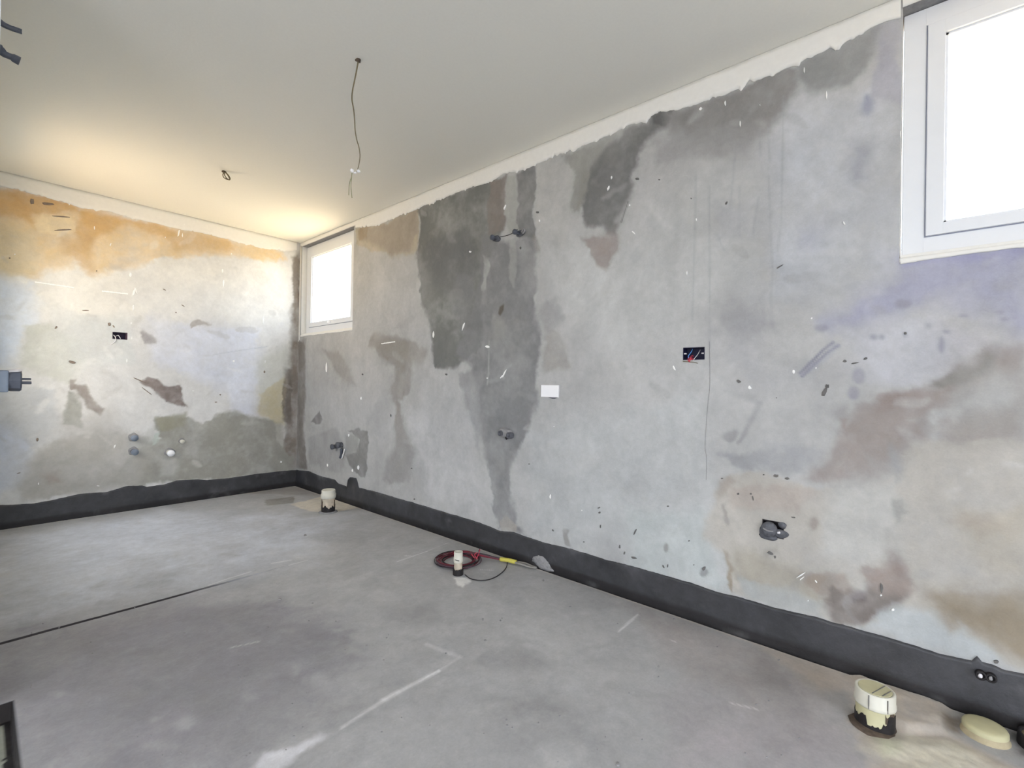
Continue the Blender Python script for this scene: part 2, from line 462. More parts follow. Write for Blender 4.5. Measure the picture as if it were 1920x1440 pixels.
    P((166, 166, 168), .6, .08, .05, [(1330, 640), (1400, 640), (1450, 680), (1560, 700), (1450, 740), (1380, 720)])
    P((168, 170, 180), .6, .06, .04, [(1490, 430), (1540, 410), (1530, 470), (1495, 470)])
    # plaster tone under the near window, lavender light halo painted in
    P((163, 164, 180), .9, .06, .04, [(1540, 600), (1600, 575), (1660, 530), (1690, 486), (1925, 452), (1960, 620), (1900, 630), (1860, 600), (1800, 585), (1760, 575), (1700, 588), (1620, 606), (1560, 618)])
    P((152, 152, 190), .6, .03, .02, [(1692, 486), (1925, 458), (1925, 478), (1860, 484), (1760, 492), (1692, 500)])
    P((188, 190, 196), .85, .05, .03, [(1650, 470), (1680, 500), (1670, 515), (1640, 490)])
    P((190, 191, 197), .8, .06, .04, [(1590, 620), (1700, 595), (1760, 590), (1800, 640), (1760, 700), (1720, 722), (1640, 718), (1600, 680)])
    P((178, 176, 180), .6, .06, .04, [(1760, 600), (1920, 640), (1920, 680), (1830, 680), (1770, 700)])
    for x, y, rx, ry in ((1693, 570, 16, 9), (1540, 615, 12, 7), (1638, 632, 8, 6), (1654, 632, 6, 5), (1740, 610, 6, 4), (1698, 628, 5, 5), (1775, 622, 9, 4), (1806, 592, 8, 3), (1875, 585, 9, 4), (1882, 598, 8, 4), (1765, 645, 7, 16), (1610, 705, 12, 16), (1600, 738, 12, 14)):
        E((150, 150, 160), .75, .008, .006, x, y, rx, ry)
    # brown diagonal
    P((152, 144, 140), .85, .04, .03, [(1500, 895), (1545, 850), (1575, 800), (1600, 760), (1640, 742), (1665, 730), (1700, 732), (1752, 722), (1790, 700), (1830, 675), (1860, 655), (1925, 655), (1925, 740), (1860, 720), (1790, 750), (1720, 790), (1700, 840), (1680, 870), (1640, 905), (1580, 912), (1515, 900)])
    P((146, 134, 129), .6, .02, .02, [(1640, 742), (1664, 728), (1690, 732), (1740, 722), (1720, 750), (1680, 770), (1640, 780)])
    P((136, 133, 128), .8, .015, .015, [(1748, 722), (1752, 712), (1800, 690), (1825, 690), (1850, 662), (1870, 668), (1860, 700), (1810, 715), (1770, 726)])
    P((176, 176, 174), .7, .05, .03, [(1800, 720), (1860, 690), (1925, 700), (1925, 800), (1850, 800), (1790, 760)])
    P((150, 139, 134), .6, .03, .02, [(1705, 790), (1740, 785), (1735, 830), (1710, 820)])
    P((150, 142, 136), .6, .05, .04, [(1770, 790), (1925, 760), (1925, 830), (1840, 850), (1760, 840)])
    P((158, 156, 155), .7, .03, .02, [(1560, 760), (1590, 755), (1595, 790), (1565, 785)])
    P((146, 134, 128), .6, .01, .01, [(1576, 785), (1588, 785), (1588, 805), (1578, 805)])
    # grey strokes left of the brown
    E((152, 152, 152), .75, .02, .02, 1372, 815, 18, 14, -20)
    P((158, 158, 158), .7, .02, .02, [(1360, 730), (1420, 738), (1432, 752), (1400, 745)])
    L((156, 156, 157), .7, .018, .01, [(1424, 758), (1405, 790), (1388, 828)])
    L((158, 158, 158), .6, .018, .01, [(1420, 770), (1400, 810), (1383, 830)])
    P((156, 157, 159), .75, .03, .03, [(1350, 855), (1400, 850), (1430, 835), (1520, 840), (1540, 870), (1470, 890), (1400, 880)])
    P((166, 167, 170), .7, .04, .03, [(1430, 830), (1470, 825), (1540, 845), (1500, 860)])
    # beige lower zone
    P((180, 176, 169), .92, .02, .02, [(1345, 925), (1372, 885), (1420, 892), (1500, 905), (1600, 918), (1680, 880), (1720, 840), (1925, 830), (1960, 1240), (1915, 1262), (1820, 1200), (1700, 1190), (1560, 1165), (1450, 1130), (1372, 1115), (1364, 1050), (1350, 1035), (1322, 1012), (1320, 990), (1338, 950)])
    P((160, 152, 143), .7, .03, .02, [(1350, 900), (1372, 884), (1380, 900), (1365, 925), (1345, 935)])
    P((187, 187, 184), .7, .06, .04, [(1560, 900), (1680, 900), (1680, 1060), (1520, 1040), (1560, 980)])
    P((172, 162, 154), .6, .03, .02, [(1370, 910), (1540, 915), (1500, 960), (1380, 950)])
    P((150, 140, 124), .8, .012, .01, [(1352, 1030), (1366, 1040), (1374, 1075), (1374, 1112), (1366, 1112), (1366, 1070)])
    P((160, 155, 144), .8, .04, .03, [(1375, 1030), (1440, 1040), (1500, 1065), (1560, 1085), (1560, 1130), (1450, 1110), (1385, 1090)])
    P((166, 169, 168), .7, .03, .03, [(1390, 1090), (1500, 1110), (1545, 1130), (1540, 1158), (1400, 1118)])
    P((150, 136, 126), .6, .02, .015, [(1500, 1070), (1590, 1080), (1600, 1110), (1540, 1110), (1510, 1090)])
    P((122, 114, 110), .9, .02, .02, [(1558, 1125), (1566, 1105), (1585, 1120), (1600, 1108), (1622, 1110), (1640, 1095), (1625, 1075), (1650, 1072), (1680, 1060), (1706, 1090), (1690, 1130), (1655, 1150), (1632, 1168), (1590, 1170), (1562, 1165)])
    P((164, 150, 142), .8, .03, .02, [(1620, 1075), (1700, 1060), (1705, 1110), (1660, 1110)])
    P((100, 88, 92), .7, .012, .01, [(1595, 1118), (1620, 1112), (1622, 1126), (1600, 1128)])
    P((140, 128, 124), .6, .02, .02, [(1665, 1030), (1685, 1040), (1700, 1080), (1680, 1080)])
    P((152, 141, 124), .88, .04, .035, [(1752, 1110), (1800, 1098), (1860, 1100), (1960, 1120), (1960, 1260), (1905, 1235), (1870, 1210), (1830, 1190), (1800, 1176), (1785, 1185), (1770, 1165), (1735, 1145)])
    P((134, 122, 104), .6, .04, .03, [(1760, 1120), (1800, 1130), (1890, 1150), (1860, 1180), (1790, 1170)])
    P((178, 168, 148), .6, .05, .04, [(1800, 960), (1925, 950), (1925, 1080), (1860, 1060)])
    P((160, 150, 140), .6, .03, .03, [(1790, 965), (1850, 955), (1880, 985), (1830, 990)])
    P((183, 187, 188), .9, .02, .02, [(1625, 1178), (1650, 1150), (1680, 1140), (1740, 1145), (1780, 1185), (1805, 1178), (1850, 1210), (1870, 1235), (1820, 1232), (1700, 1204)])
    P((152, 152, 148), .8, .02, .015, [(1668, 930), (1690, 935), (1698, 955), (1685, 975), (1670, 985), (1676, 955)])
    P((154, 155, 156), .8, .02, .01, [(1670, 840), (1680, 850), (1690, 880), (1680, 905), (1670, 870)])
    E((158, 156, 152), .7, .02, .015, 1665, 1005, 8, 14)
    E((150, 142, 134), .7, .02, .01, 1526, 982, 8, 12)
    P((148, 146, 138), .6, .02, .02, [(1430, 1030), (1460, 1020), (1465, 1040), (1440, 1045)])
    P((150, 145, 140), .6, .006, .004, [(1354, 945), (1362, 942), (1368, 985), (1362, 990)])
    # left quarter
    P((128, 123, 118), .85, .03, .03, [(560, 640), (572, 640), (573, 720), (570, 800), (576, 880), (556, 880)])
    P((146, 142, 137), .85, .03, .03, [(700, 640), (730, 632), (768, 640), (774, 700), (765, 740), (748, 750), (760, 800), (772, 840), (745, 845), (738, 800), (745, 765), (730, 740), (740, 690), (715, 672)])
    P((150, 146, 140), .7, .03, .02, [(700, 625), (780, 640), (800, 660), (790, 690), (740, 660), (690, 650)])
    P((152, 150, 148), .8, .03, .02, [(725, 860), (760, 830), (778, 850), (765, 900), (735, 910), (715, 900)])
    P((130, 129, 127), .95, .008, .01, [(652, 806), (672, 802), (688, 808), (692, 830), (688, 860), (690, 880), (683, 898), (666, 888), (656, 872), (648, 852), (668, 846), (674, 826), (660, 812)])
    P((150, 149, 145), .7, .02, .02, [(645, 812), (674, 815), (672, 845), (650, 850)])
    P((118, 116, 114), .85, .01, .008, [(582, 790), (592, 780), (598, 768), (604, 785), (600, 796), (588, 794)])
    P((148, 145, 140), .7, .03, .02, [(605, 655), (635, 660), (660, 700), (668, 720), (640, 715), (620, 680)])
    P((152, 151, 150), .6, .03, .02, [(576, 820), (630, 800), (650, 850), (640, 890), (580, 870)])
    P((170, 164, 156), .7, .01, .008, [(935, 975), (950, 970), (970, 985), (968, 998), (940, 996)])
    P((152, 150, 146), .8, .006, .006, [(1057, 992), (1070, 992), (1068, 1005), (1072, 1024), (1062, 1020)])
    E((140, 138, 134), .8, .005, .003, 1249, 1027, 5, 9)
    E((130, 130, 130), .7, .005, .004, 1320, 1074, 9, 7, -30)
    P((158, 158, 155), .7, .008, .006, [(568, 632), (576, 634), (570, 650)])
    # scratch arcs
    for pts in ([(1500, 700), (1520, 680), (1545, 655), (1562, 642)], [(1504, 706), (1528, 682), (1550, 662), (1572, 648)]):
        L((108, 110, 130), .75, .0085, .002, pts)
    P((158, 160, 172), .5, .01, .005, [(1500, 700), (1560, 643), (1574, 648), (1506, 706)])
    rs = random.Random(3)
    for _ in range(150):
        q = (rs.uniform(700, 1910), rs.uniform(200, 1200)); k = rs.uniform(3, 11); t = rs.choice([150, 156, 198, 196, 160]); E((t, t, t - 1), rs.uniform(.12, .32), .012, .012, q[0], q[1], k * rs.uniform(1.5, 5), k, rs.uniform(-60, 60))
    p.mottled(.12)
    # hand-trowelled fine flecks, stretched vertically
    f = fbm(u * 1.8, v * .55, 9, 77); p.c *= (1 + .045 * f)[:, None]
    return p.c


def wall_disp(u, v):
    return .0016 * fbm(u, v, 2.2, 5, 3) + .0007 * fbm(u, v, 14, 9, 3)


def to_right(u, v, d):
    return np.stack([-d * ((v > .3) | (v < 2.3)), u, v], 1)


Ur = lines(-7.6, 0, .03); Ur = np.concatenate([Ur[Ur < -5.9], lines(-5.9, 0, .0062, (W1[0], W1[1], W2[0], W2[1], BOX_R[0], BOX_R[1], SOCK[0], SOCK[1]))]); Ur = np.unique(Ur.round(5))
Vr = lines(0, H, .0068, (WZ[0], WZ[1], BOX_R[2], BOX_R[3], SOCK[2], SOCK[3]))


def rnd5(h):
    return tuple(round(x, 5) for x in h)


holesR = [(W1[0], W1[1], *WZ), (W2[0], W2[1], *WZ), BOX_R, SOCK]
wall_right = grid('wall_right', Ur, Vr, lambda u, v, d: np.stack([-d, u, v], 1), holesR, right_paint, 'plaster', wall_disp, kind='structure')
LX0 = -2.30


def left_paint(u, v):
    p = Painter(u, v, L_, (198, 198, 197), 1.08, 21)
    P, E, L = p.poly, p.ell, p.line
    P((212, 210, 204), .7, .15, .08, [(0, 480), (200, 470), (540, 500), (550, 600), (300, 600), (100, 600), (0, 600)])
    # ochre upper zone
    P((204, 182, 144), .8, .04, .06, [(-20, 345), (130, 383), (300, 421), (430, 450), (530, 471), (540, 490), (420, 480), (300, 480), (240, 500), (180, 510), (150, 490), (60, 520), (-20, 510)])
    P((188, 154, 108), .7, .02, .03, [(-20, 345), (60, 363), (140, 386), (160, 400), (60, 400), (68, 430), (40, 410), (-20, 400)])
    P((190, 158, 112), .75, .03, .035, [(150, 392), (240, 408), (300, 421), (330, 440), (280, 440), (240, 420), (200, 440), (160, 460), (140, 430)])
    P((184, 156, 116), .7, .03, .03, [(120, 450), (180, 440), (170, 500), (180, 510), (140, 490), (120, 470)])
    P((190, 162, 122), .6, .03, .03, [(290, 425), (430, 452), (440, 470), (330, 470), (320, 450)])
    P((214, 198, 166), .8, .015, .02, [(62, 420), (80, 400), (140, 405), (140, 430), (110, 440), (75, 435)])
    P((196, 184, 156), .6, .05, .05, [(-20, 420), (60, 430), (70, 500), (50, 520), (-20, 520)])
    # pale middle and grey-green patches
    P((200, 209, 222), .8, .08, .05, [(-20, 520), (60, 530), (70, 600), (40, 620), (20, 690), (-20, 690)])  # bluish sky light from the left painted into the plaster
    P((182, 184, 177), .8, .04, .035, [(55, 615), (95, 605), (150, 640), (160, 680), (130, 720), (40, 690), (30, 680), (40, 650)])
    P((186, 190, 190), .6, .08, .05, [(100, 580), (240, 600), (260, 680), (150, 690), (110, 650)])
    P((198, 202, 214), .7, .1, .06, [(280, 600), (480, 620), (490, 720), (420, 740), (330, 700), (280, 680)])
    P((206, 210, 222), .7, .04, .03, [(430, 690), (480, 690), (478, 780), (440, 790), (432, 760)])
    P((184, 186, 180), .7, .05, .04, [(480, 680), (545, 640), (545, 760), (500, 790), (485, 760)])
    P((180, 172, 146), .8, .02, .02, [(484, 740), (500, 730), (538, 700), (536, 800), (510, 790), (485, 775)])
    # brown corner stain with the corner's shadow painted in
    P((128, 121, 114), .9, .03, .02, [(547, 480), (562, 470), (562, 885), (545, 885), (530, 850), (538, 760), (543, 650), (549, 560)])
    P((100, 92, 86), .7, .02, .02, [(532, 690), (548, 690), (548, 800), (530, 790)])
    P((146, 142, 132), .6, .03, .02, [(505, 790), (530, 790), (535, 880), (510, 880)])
    # lower grey zone
    P((148, 147, 140), .92, .02, .03, [(285, 790), (300, 780), (350, 782), (380, 790), (430, 770), (480, 780), (515, 785), (520, 830), (550, 860), (550, 885), (430, 898), (330, 902), (250, 915), (200, 905), (260, 840), (300, 820)])
    P((162, 160, 154), .8, .04, .04, [(60, 870), (100, 830), (180, 800), (280, 820), (300, 850), (260, 912), (150, 928), (40, 945), (30, 910)])
    P((166, 164, 160), .6, .06, .04, [(110, 780), (220, 770), (240, 830), (120, 840)])
    P((184, 190, 202), .8, .05, .03, [(-20, 780), (40, 800), (60, 840), (40, 880), (20, 915), (-20, 930)])  # bluish sky light low at the left edge, painted in
    P((172, 176, 180), .6, .05, .04, [(0, 720), (100, 730), (110, 800), (60, 840), (0, 800)])
    P((142, 140, 124), .7, .02, .02, [(290, 782), (350, 772), (345, 800), (300, 810)])
    P((176, 176, 172), .7, .03, .02, [(305, 860), (335, 855), (330, 890), (300, 895)])
    P((122, 112, 108), .9, .008, .008, [(262, 717), (278, 706), (296, 709), (308, 722), (338, 723), (344, 745), (352, 764), (330, 758), (318, 752), (300, 742), (283, 730), (270, 722)])
    P((138, 130, 124), .9, .01, .01, [(130, 712), (141, 712), (142, 724), (160, 724), (164, 738), (174, 750), (194, 766), (186, 776), (165, 765), (150, 742), (142, 735), (133, 732)])
    P((148, 148, 142), .85, .015, .012, [(128, 732), (144, 740), (152, 770), (154, 800), (112, 798), (118, 770)])
    P((152, 142, 134), .6, .02, .02, [(75, 890), (110, 885), (115, 905), (85, 910)])
    P((150, 146, 146), .8, .01, .01, [(258, 622), (266, 618), (275, 625), (290, 634), (296, 645), (270, 647), (262, 635)])
    P((158, 152, 148), .75, .01, .01, [(356, 607), (370, 598), (384, 602), (395, 607), (375, 612), (358, 617)])
    P((128, 132, 140), .7, .008, .006, [(127, 672), (134, 678), (145, 679), (138, 683), (128, 680)])
    P((176, 186, 180), .9, .008, .005, [(292, 812), (298, 812), (296, 828), (288, 834), (286, 826)])
    P((170, 172, 168), .5, .03, .02, [(290, 800), (255, 830), (240, 850), (270, 845), (290, 830)])
    L((150, 160, 170), .4, .006, .003, [(400, 665), (450, 657), (500, 650)])
    rs = random.Random(8)
    for _ in range(70):
        q = (rs.uniform(0, 540), rs.uniform(420, 900)); k = rs.uniform(2, 6); t = rs.choice([165, 170, 215, 172]); E((t, t - 1, t - 4), rs.uniform(.15, .35), .012, .012, q[0], q[1], k * rs.uniform(1.5, 5), k, rs.uniform(-50, 50))
    p.mottled(.10)
    return p.c


Ul = lines(LX0, 0, .0078, (BOX_L[0], BOX_L[1])); Vl = lines(0, H, .0078, (BOX_L[2], BOX_L[3]))
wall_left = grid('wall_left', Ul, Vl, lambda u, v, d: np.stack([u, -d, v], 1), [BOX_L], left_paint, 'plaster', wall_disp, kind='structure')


def solid_wall(name, a, b, parent=None, m='white', **kw):
    bm = bmesh.new(); box(bm, a, b); return obj(name, bm, m, parent, **kw)


def pieces(name, boxes, m='white', parent=None, **kw):
    bm = bmesh.new()
    for a, b in boxes:
        box(bm, a, b)
    return obj(name, bm, m, parent, **kw)


# masonry body behind the plaster sheet of the right wall, with the window openings
T = .15; g = .004
ys = [HY, W2[0], W2[1], W1[0], W1[1], .3]
bxs = [((.12, HY, 0), (T, .3, WZ[0])), ((.12, HY, WZ[1]), (T, .3, H))]
for a, b in ((HY, W2[0]), (W2[1], W1[0]), (W1[1], .3)):
    bxs.append(((.12, a, WZ[0]), (T, b, WZ[1])))
pieces('masonry', bxs, 'mortar', wall_right)
pieces('masonry', [((-2.30, .08, 0), (.12, .3, H))], 'mortar', wall_left)
# reveals of the openings (lining between plaster face and masonry)
for (a, b) in (W1, W2):
    pieces('window_reveal', [((.001, a - .012, WZ[0] - .012), (.12, a, WZ[1] + .012)), ((.001, b, WZ[0] - .012), (.12, b + .012, WZ[1] + .012)),
                             ((-.001, a, WZ[0] - .014), (.12, b, WZ[0]))], 'white', wall_right)
    pieces('lintel_soffit', [((.001, a, WZ[1]), (.12, b, WZ[1] + .014))], 'mortar', wall_right)  # soffit coloured grey to give the shade under the lintel
pieces('wall_near', [((-2.30, -2.6, 0), (-2.153, NEARY[0], H)), ((-2.30, NEARY[1], 0), (-2.153, -.001, H)), ((-2.30, NEARY[0], NEARY[2]), (-2.153, NEARY[1], H)), ((-2.30, NEARY[0], 0), (-2.153, NEARY[1], NEARZ))], 'tile', kind='structure')
pieces('wall_far', [((HX, -2.6, 0), (-2.301, -2.45, H))], 'white', kind='structure')
pieces('wall_side', [((HX - .2, HY, 0), (HX, SIDE_FILL[0], H)), ((HX - .2, SIDE_FILL[1], 0), (HX, -2.45, H)), ((HX - .2, SIDE_FILL[0], 2.3), (HX, SIDE_FILL[1], H))], 'white', kind='structure')
pieces('wall_back', [((HX - .2, HY - .2, 0), (BACKX[0], HY, H)), ((BACKX[1], HY - .2, 0), (.25, HY, H)), ((BACKX[0], HY - .2, 2.3), (BACKX[1], HY, H))], 'white', kind='structure')
ceiling = pieces('ceiling', [((HX - .2, HY - .2, H), (.16, -2.45, H + .2)), ((-2.31, -2.45, H), (.16, .3, H + .2))], 'ceil', kind='structure')

# ------------------------------------------------------------------ floor
GAP = -.018
JY = -2.085; PIT = (-2.6, -2.097, -3.7, -2.602)


def floor_paint(u, v):
    p = Painter(u, v, F_, (152, 152, 153), 1.22, 61)
    P, E, L = p.poly, p.ell, p.line
    P((172, 175, 182), .85, .25, .15, [(0, 1010), (300, 960), (640, 970), (560, 1050), (300, 1120), (0, 1180)])  # bluish sky light painted over the far-left floor
    P((128, 126, 131), .85, .2, .15, [(-60, 1190), (400, 1120), (600, 1140), (640, 1250), (440, 1480), (-60, 1480)])
    P((160, 160, 161), .7, .2, .12, [(640, 1100), (900, 1110), (1200, 1180), (1200, 1440), (900, 1300)])
    P((148, 143, 142), .8, .12, .08, [(1180, 1130), (1420, 1210), (1560, 1260), (1560, 1380), (1420, 1350), (1250, 1240)])
    P((156, 150, 154), .7, .2, .1, [(1300, 1300), (1560, 1380), (1600, 1440), (1250, 1440)])
    P((132, 128, 128), .6, .05, .04, [(1430, 1220), (1520, 1300), (1500, 1320), (1400, 1270)])
    P((172, 163, 154), .85, .04, .03, [(1410, 1205), (1566, 1250), (1605, 1268), (1600, 1300), (1540, 1300), (1480, 1255)])
    P((178, 168, 156), .9, .03, .03, [(1590, 1262), (1682, 1294), (1772, 1324), (1774, 1372), (1850, 1420), (1925, 1450), (1900, 1470), (1650, 1470), (1640, 1420), (1600, 1370)])
    P((192, 188, 172), .8, .03, .03, [(1640, 1385), (1700, 1380), (1800, 1400), (1860, 1440), (1740, 1470), (1620, 1410)])
    P((186, 190, 166), .7, .015, .015, [(1650, 1388), (1690, 1392), (1690, 1420), (1655, 1425)])
    P((100, 88, 72), .85, .015, .01, [(1772, 1345), (1810, 1346), (1800, 1376), (1774, 1372)])
    P((60, 56, 56), .85, .015, .01, [(1888, 1370), (1925, 1375), (1925, 1425), (1905, 1415)])
    P((120, 112, 106), .7, .03, .02, [(1590, 1330), (1612, 1340), (1630, 1385), (1690, 1380), (1680, 1395), (1620, 1392)])
    # pale cement by the first pipe, dark wet rectangle
    P((182, 176, 164), .9, .012, .008, [(545, 946), (605, 930), (640, 935), (680, 950), (620, 962), (580, 958)])
    P((118, 115, 108), .85, .012, .008, [(497, 937), (550, 931), (552, 943), (500, 948)])
    P((136, 130, 124), .6, .04, .03, [(548, 905), (600, 918), (600, 930), (480, 925), (420, 925)])
    # chalk marks
    for pts, wd, a in (([(470, 1072), (430, 1084), (390, 1098)], .006, .8), ([(510, 1056), (545, 1050)], .012, .8), ([(0, 1420), (0, 1421)], .01, .1),
                       ([(640, 1365), (720, 1312)], .012, .8), ([(720, 1312), (822, 1258)], .016, .9), ([(822, 1258), (862, 1232)], .01, .4),
                       ([(862, 1232), (800, 1208)], .02, .3), ([(745, 1053), (800, 1034)], .006, .7), ([(760, 1042), (775, 1043)], .008, .6), ([(1160, 1184), (1196, 1152)], .01, .8),
                       ([(900, 1068), (925, 1069)], .006, .7), ([(1370, 1318), (1420, 1330)], .006, .7), ([(1256, 1200), (1268, 1204)], .005, .6),
                       ([(430, 1215), (485, 1203)], .006, .5), ([(800, 1034), (840, 1018)], .005, .5)):
        L((204, 204, 204), a, wd, .004, pts)
    P((196, 196, 200), .85, .012, .015, [(480, 1440), (500, 1415), (560, 1390), (600, 1375), (612, 1384), (570, 1410), (540, 1440), (480, 1470)])
    P((204, 204, 202), .85, .008, .008, [(848, 1083), (880, 1080), (884, 1090), (870, 1100), (860, 1098)])
    for x, y, rx, ry in ((352, 1356, 12, 10), (555, 1255, 7, 10), (650, 1392, 10, 8), (560, 1045, 12, 4), (240, 1090, 12, 8), (130, 1114, 8, 2), (960, 1360, 8, 6), (835, 1376, 6, 5), (1200, 1230, 24, 10), (720, 1122, 30, 12), (1055, 1410, 40, 22), (690, 1425, 10, 6), (596, 1280, 20, 14)):
        E((176, 176, 177), .35, .03, .03, x, y, rx, ry)
    for x, y, rx, ry in ((320, 1240, 40, 22), (395, 1320, 30, 20), (440, 1150, 50, 18), (240, 1230, 60, 12), (170, 1290, 30, 12), (1030, 1124, 10, 3), (930, 1102, 8, 3), (430, 1040, 14, 2), (1150, 1135, 8, 3), (780, 1150, 60, 20), (640, 1330, 60, 20), (960, 1240, 70, 20), (1000, 1330, 60, 20)):
        E((126, 125, 126), .35, .05, .04, x, y, rx, ry)
    rs = random.Random(12)
    for _ in range(90):
        q = (rs.uniform(0, 1500), rs.uniform(1010, 1440)); k = rs.uniform(2, 8); t = rs.choice([130, 134, 172, 168]); E((t, t, t), rs.uniform(.15, .3), .02, .02, q[0], q[1], k * rs.uniform(2, 6), k, rs.uniform(-25, 5))
    p.mottled(.12)
    rs = np.random.RandomState(4)
    pe = np.clip(1 - np.abs(u - (GAP - .006)) / .007, 0, 1) * (np.abs(v) < 4.78); pl = np.clip(1 - np.abs(v - (GAP - .006)) / .009, 0, 1)
    e = (np.maximum(pe, pl) * (.55 + .5 * np.clip(fbm(u, v, 9, 3), -1, 1)))[:, None]
    p.c = p.c * (1 - e) + np.array(lin((196, 186, 176))) * e
    pit = (u < PIT[1] - .002) & (v < PIT[3] - .002) & (v > PIT[2])
    p.c[pit] = np.array(lin((150, 152, 140)))
    rim = (u < PIT[1] + .001) & (v < PIT[3] + .001) & (v > PIT[2]) & ((u > PIT[1] - .022 + .014 * fbm(u, v, 14, 8)) | (v > PIT[3] - .02)); p.c[rim] = np.array(lin((34, 30, 30)))
    # sawn joint: dark groove that turns into a chalky line
    gy = np.abs(v - JY - .004 * fbm(u, v * 0, 2.5, 31)) < .012
    k = np.clip((-1.15 - u) / .35, 0, 1)[:, None]
    gi = np.nonzero(gy & (u < -.95))[0]
    p.c[gi] = p.c[gi] * (1 - k[gi]) + np.array(lin((66, 62, 64))) * k[gi]
    li = np.nonzero((np.abs(v - JY) < .005) & (u > -1.25) & (u < -.86))[0]; p.c[li] = np.array(lin((196, 196, 198)))
    return p.c


def floor_disp(u, v):
    d = .0018 * fbm(u, v, 1.6, 44, 3) + .0005 * fbm(u, v, 16, 45, 3)
    wobble = .004 * fbm(u, v * 0, 2.5, 31)
    k = np.clip((-.95 - u) / .6, 0, 1)
    d = d - .03 * (k > .05) * (np.abs(v - JY - wobble) < .003 + .007 * k)
    pit = (u < PIT[1] - .002) & (v < PIT[3] - .002) & (v > PIT[2] + .002)
    d = np.where(pit, -.06 + .008 * fbm(u, v, 20, 5), d)
    # raised rough cement round the near pipes, ending at a step
    ins = sdf_poly(u, v, [F_(*q) for q in ((1600, 1262), (1700, 1296), (1772, 1324), (1774, 1372), (1700, 1372), (1640, 1330))])
    d = d + np.clip(.5 - ins / .03, 0, 1) * (.012 + .004 * fbm(u, v, 18, 6))
    ins = sdf_poly(u, v, [F_(*q) for q in ((1640, 1390), (1780, 1392), (1880, 1440), (1900, 1500), (1700, 1500))])
    return d + np.clip(.5 - ins / .05, 0, 1) * (.006 + .006 * fbm(u, v, 22, 7))


Uf = lines(-2.36, GAP, .008, (PIT[1], PIT[1] - .003, GAP - .006)); Uf = np.unique(np.concatenate([[-2.6, -2.48], Uf]))
Vf = np.unique(np.concatenate([lines(-5.7, GAP, .008, (PIT[3], PIT[3] - .003, GAP - .006)), np.linspace(JY - .014, JY + .014, 15)]))
floor = grid('floor', Uf, Vf, lambda u, v, d: np.stack([u, v, d], 1), [], floor_paint, 'screed', floor_disp, kind='structure')
# screed edge, sub-slab and the rest of the storey
pieces('screed_edge', [((GAP - .01, -5.7, -.05), (GAP - .001, GAP, -.003)), ((-2.15, GAP - .01, -.05), (GAP, GAP - .001, -.003))], 'mortar', floor)
pieces('slab', [((HX - .2, HY - .2, -.3), (.15, -2.45, -.08)), ((-2.31, -2.45, -.3), (.15, .3, -.08))], 'mortar', floor)
pieces('screed', [((HX, HY, -.08), (0, -5.7, 0)), ((HX, -5.7, -.08), (-2.6, -2.6, 0))], 'mortar', floor)
pieces('gap_bed', [((GAP - .02, -5.7, -.08), (.12, .08, -.045)), ((-2.15, GAP - .02, -.08), (.12, .08, -.045))], 'black', floor)

# ------------------------------------------------------------------ bands along the walls
def resample(poly, step, jit, seed, nick=0):
    """poly (s, z) sorted by s descending towards the camera; returns dense ragged edge"""
    poly = sorted(poly); s = np.arange(poly[0][0], poly[-1][0] + step, step); z = np.interp(s, [p[0] for p in poly], [p[1] for p in poly])
    if nick:
        rs_ = np.random.RandomState(seed)
        for _ in range(nick):
            c_ = rs_.uniform(s[0], s[-1]); w_ = rs_.uniform(.006, .02); z = z + rs_.choice([-1, 1]) * rs_.uniform(.004, .011) * np.clip(1 - np.abs(s - c_) / w_, 0, 1) ** .6
    return s, z + jit * fbm(s, s * 0 + 3, 16, seed, 4) + jit * .5 * fbm(s, s * 0 + 3, 70, seed + 5, 3)


def band(name, s, z0, z1, axis, off, m, color=None, rows=10, parent=None, **kw):
    """a thin coat on a wall between z0(s) and z1(s); edges turn back into the wall"""
    n = len(s); ts = np.concatenate([[0, 0], np.linspace(0, 1, rows), [1, 1]]); prof = np.concatenate([[-.012, .2], np.ones(rows), [.2, -.012]])
    prof[0] = -6; prof[-1] = -6
    u = np.repeat(s, len(ts)); zz = (z0[:, None] + (z1 - z0)[:, None] * ts[None]).ravel(); d = np.tile(np.where(prof < 0, -.003, prof * off), n)
    d = d + (.0009 * fbm(u, zz, 25, 8, 3)) * (d > off * .9)
    co = np.stack([-d, u, zz], 1) if axis == 0 else np.stack([u, -d, zz], 1)
    k = len(ts); i, j = np.meshgrid(np.arange(n - 1), np.arange(k - 1), indexing='ij'); i = i.ravel(); j = j.ravel()
    q = np.stack([i * k + j, (i + 1) * k + j, (i + 1) * k + j + 1, i * k + j + 1], 1)
    me = bpy.data.meshes.new(name); me.from_pydata(co.tolist(), [], q.tolist())
    for p in me.polygons:
        p.use_smooth = True
    if color is not None:
        at = me.color_attributes.new('paint', 'FLOAT_COLOR', 'POINT'); c4 = np.ones((len(u), 4), np.float32); c4[:, :3] = np.clip(color(u, zz), 0, 1); at.data.foreach_set('color', c4.ravel())
    return link(name, me, parent, m, **kw)


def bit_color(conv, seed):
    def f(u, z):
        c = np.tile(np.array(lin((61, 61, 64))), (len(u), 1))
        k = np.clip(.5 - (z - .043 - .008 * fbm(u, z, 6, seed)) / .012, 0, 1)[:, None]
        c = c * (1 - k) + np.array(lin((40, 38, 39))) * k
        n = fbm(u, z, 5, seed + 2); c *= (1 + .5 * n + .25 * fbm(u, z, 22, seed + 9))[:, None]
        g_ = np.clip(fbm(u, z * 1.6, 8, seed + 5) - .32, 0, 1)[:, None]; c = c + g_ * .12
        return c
    return f


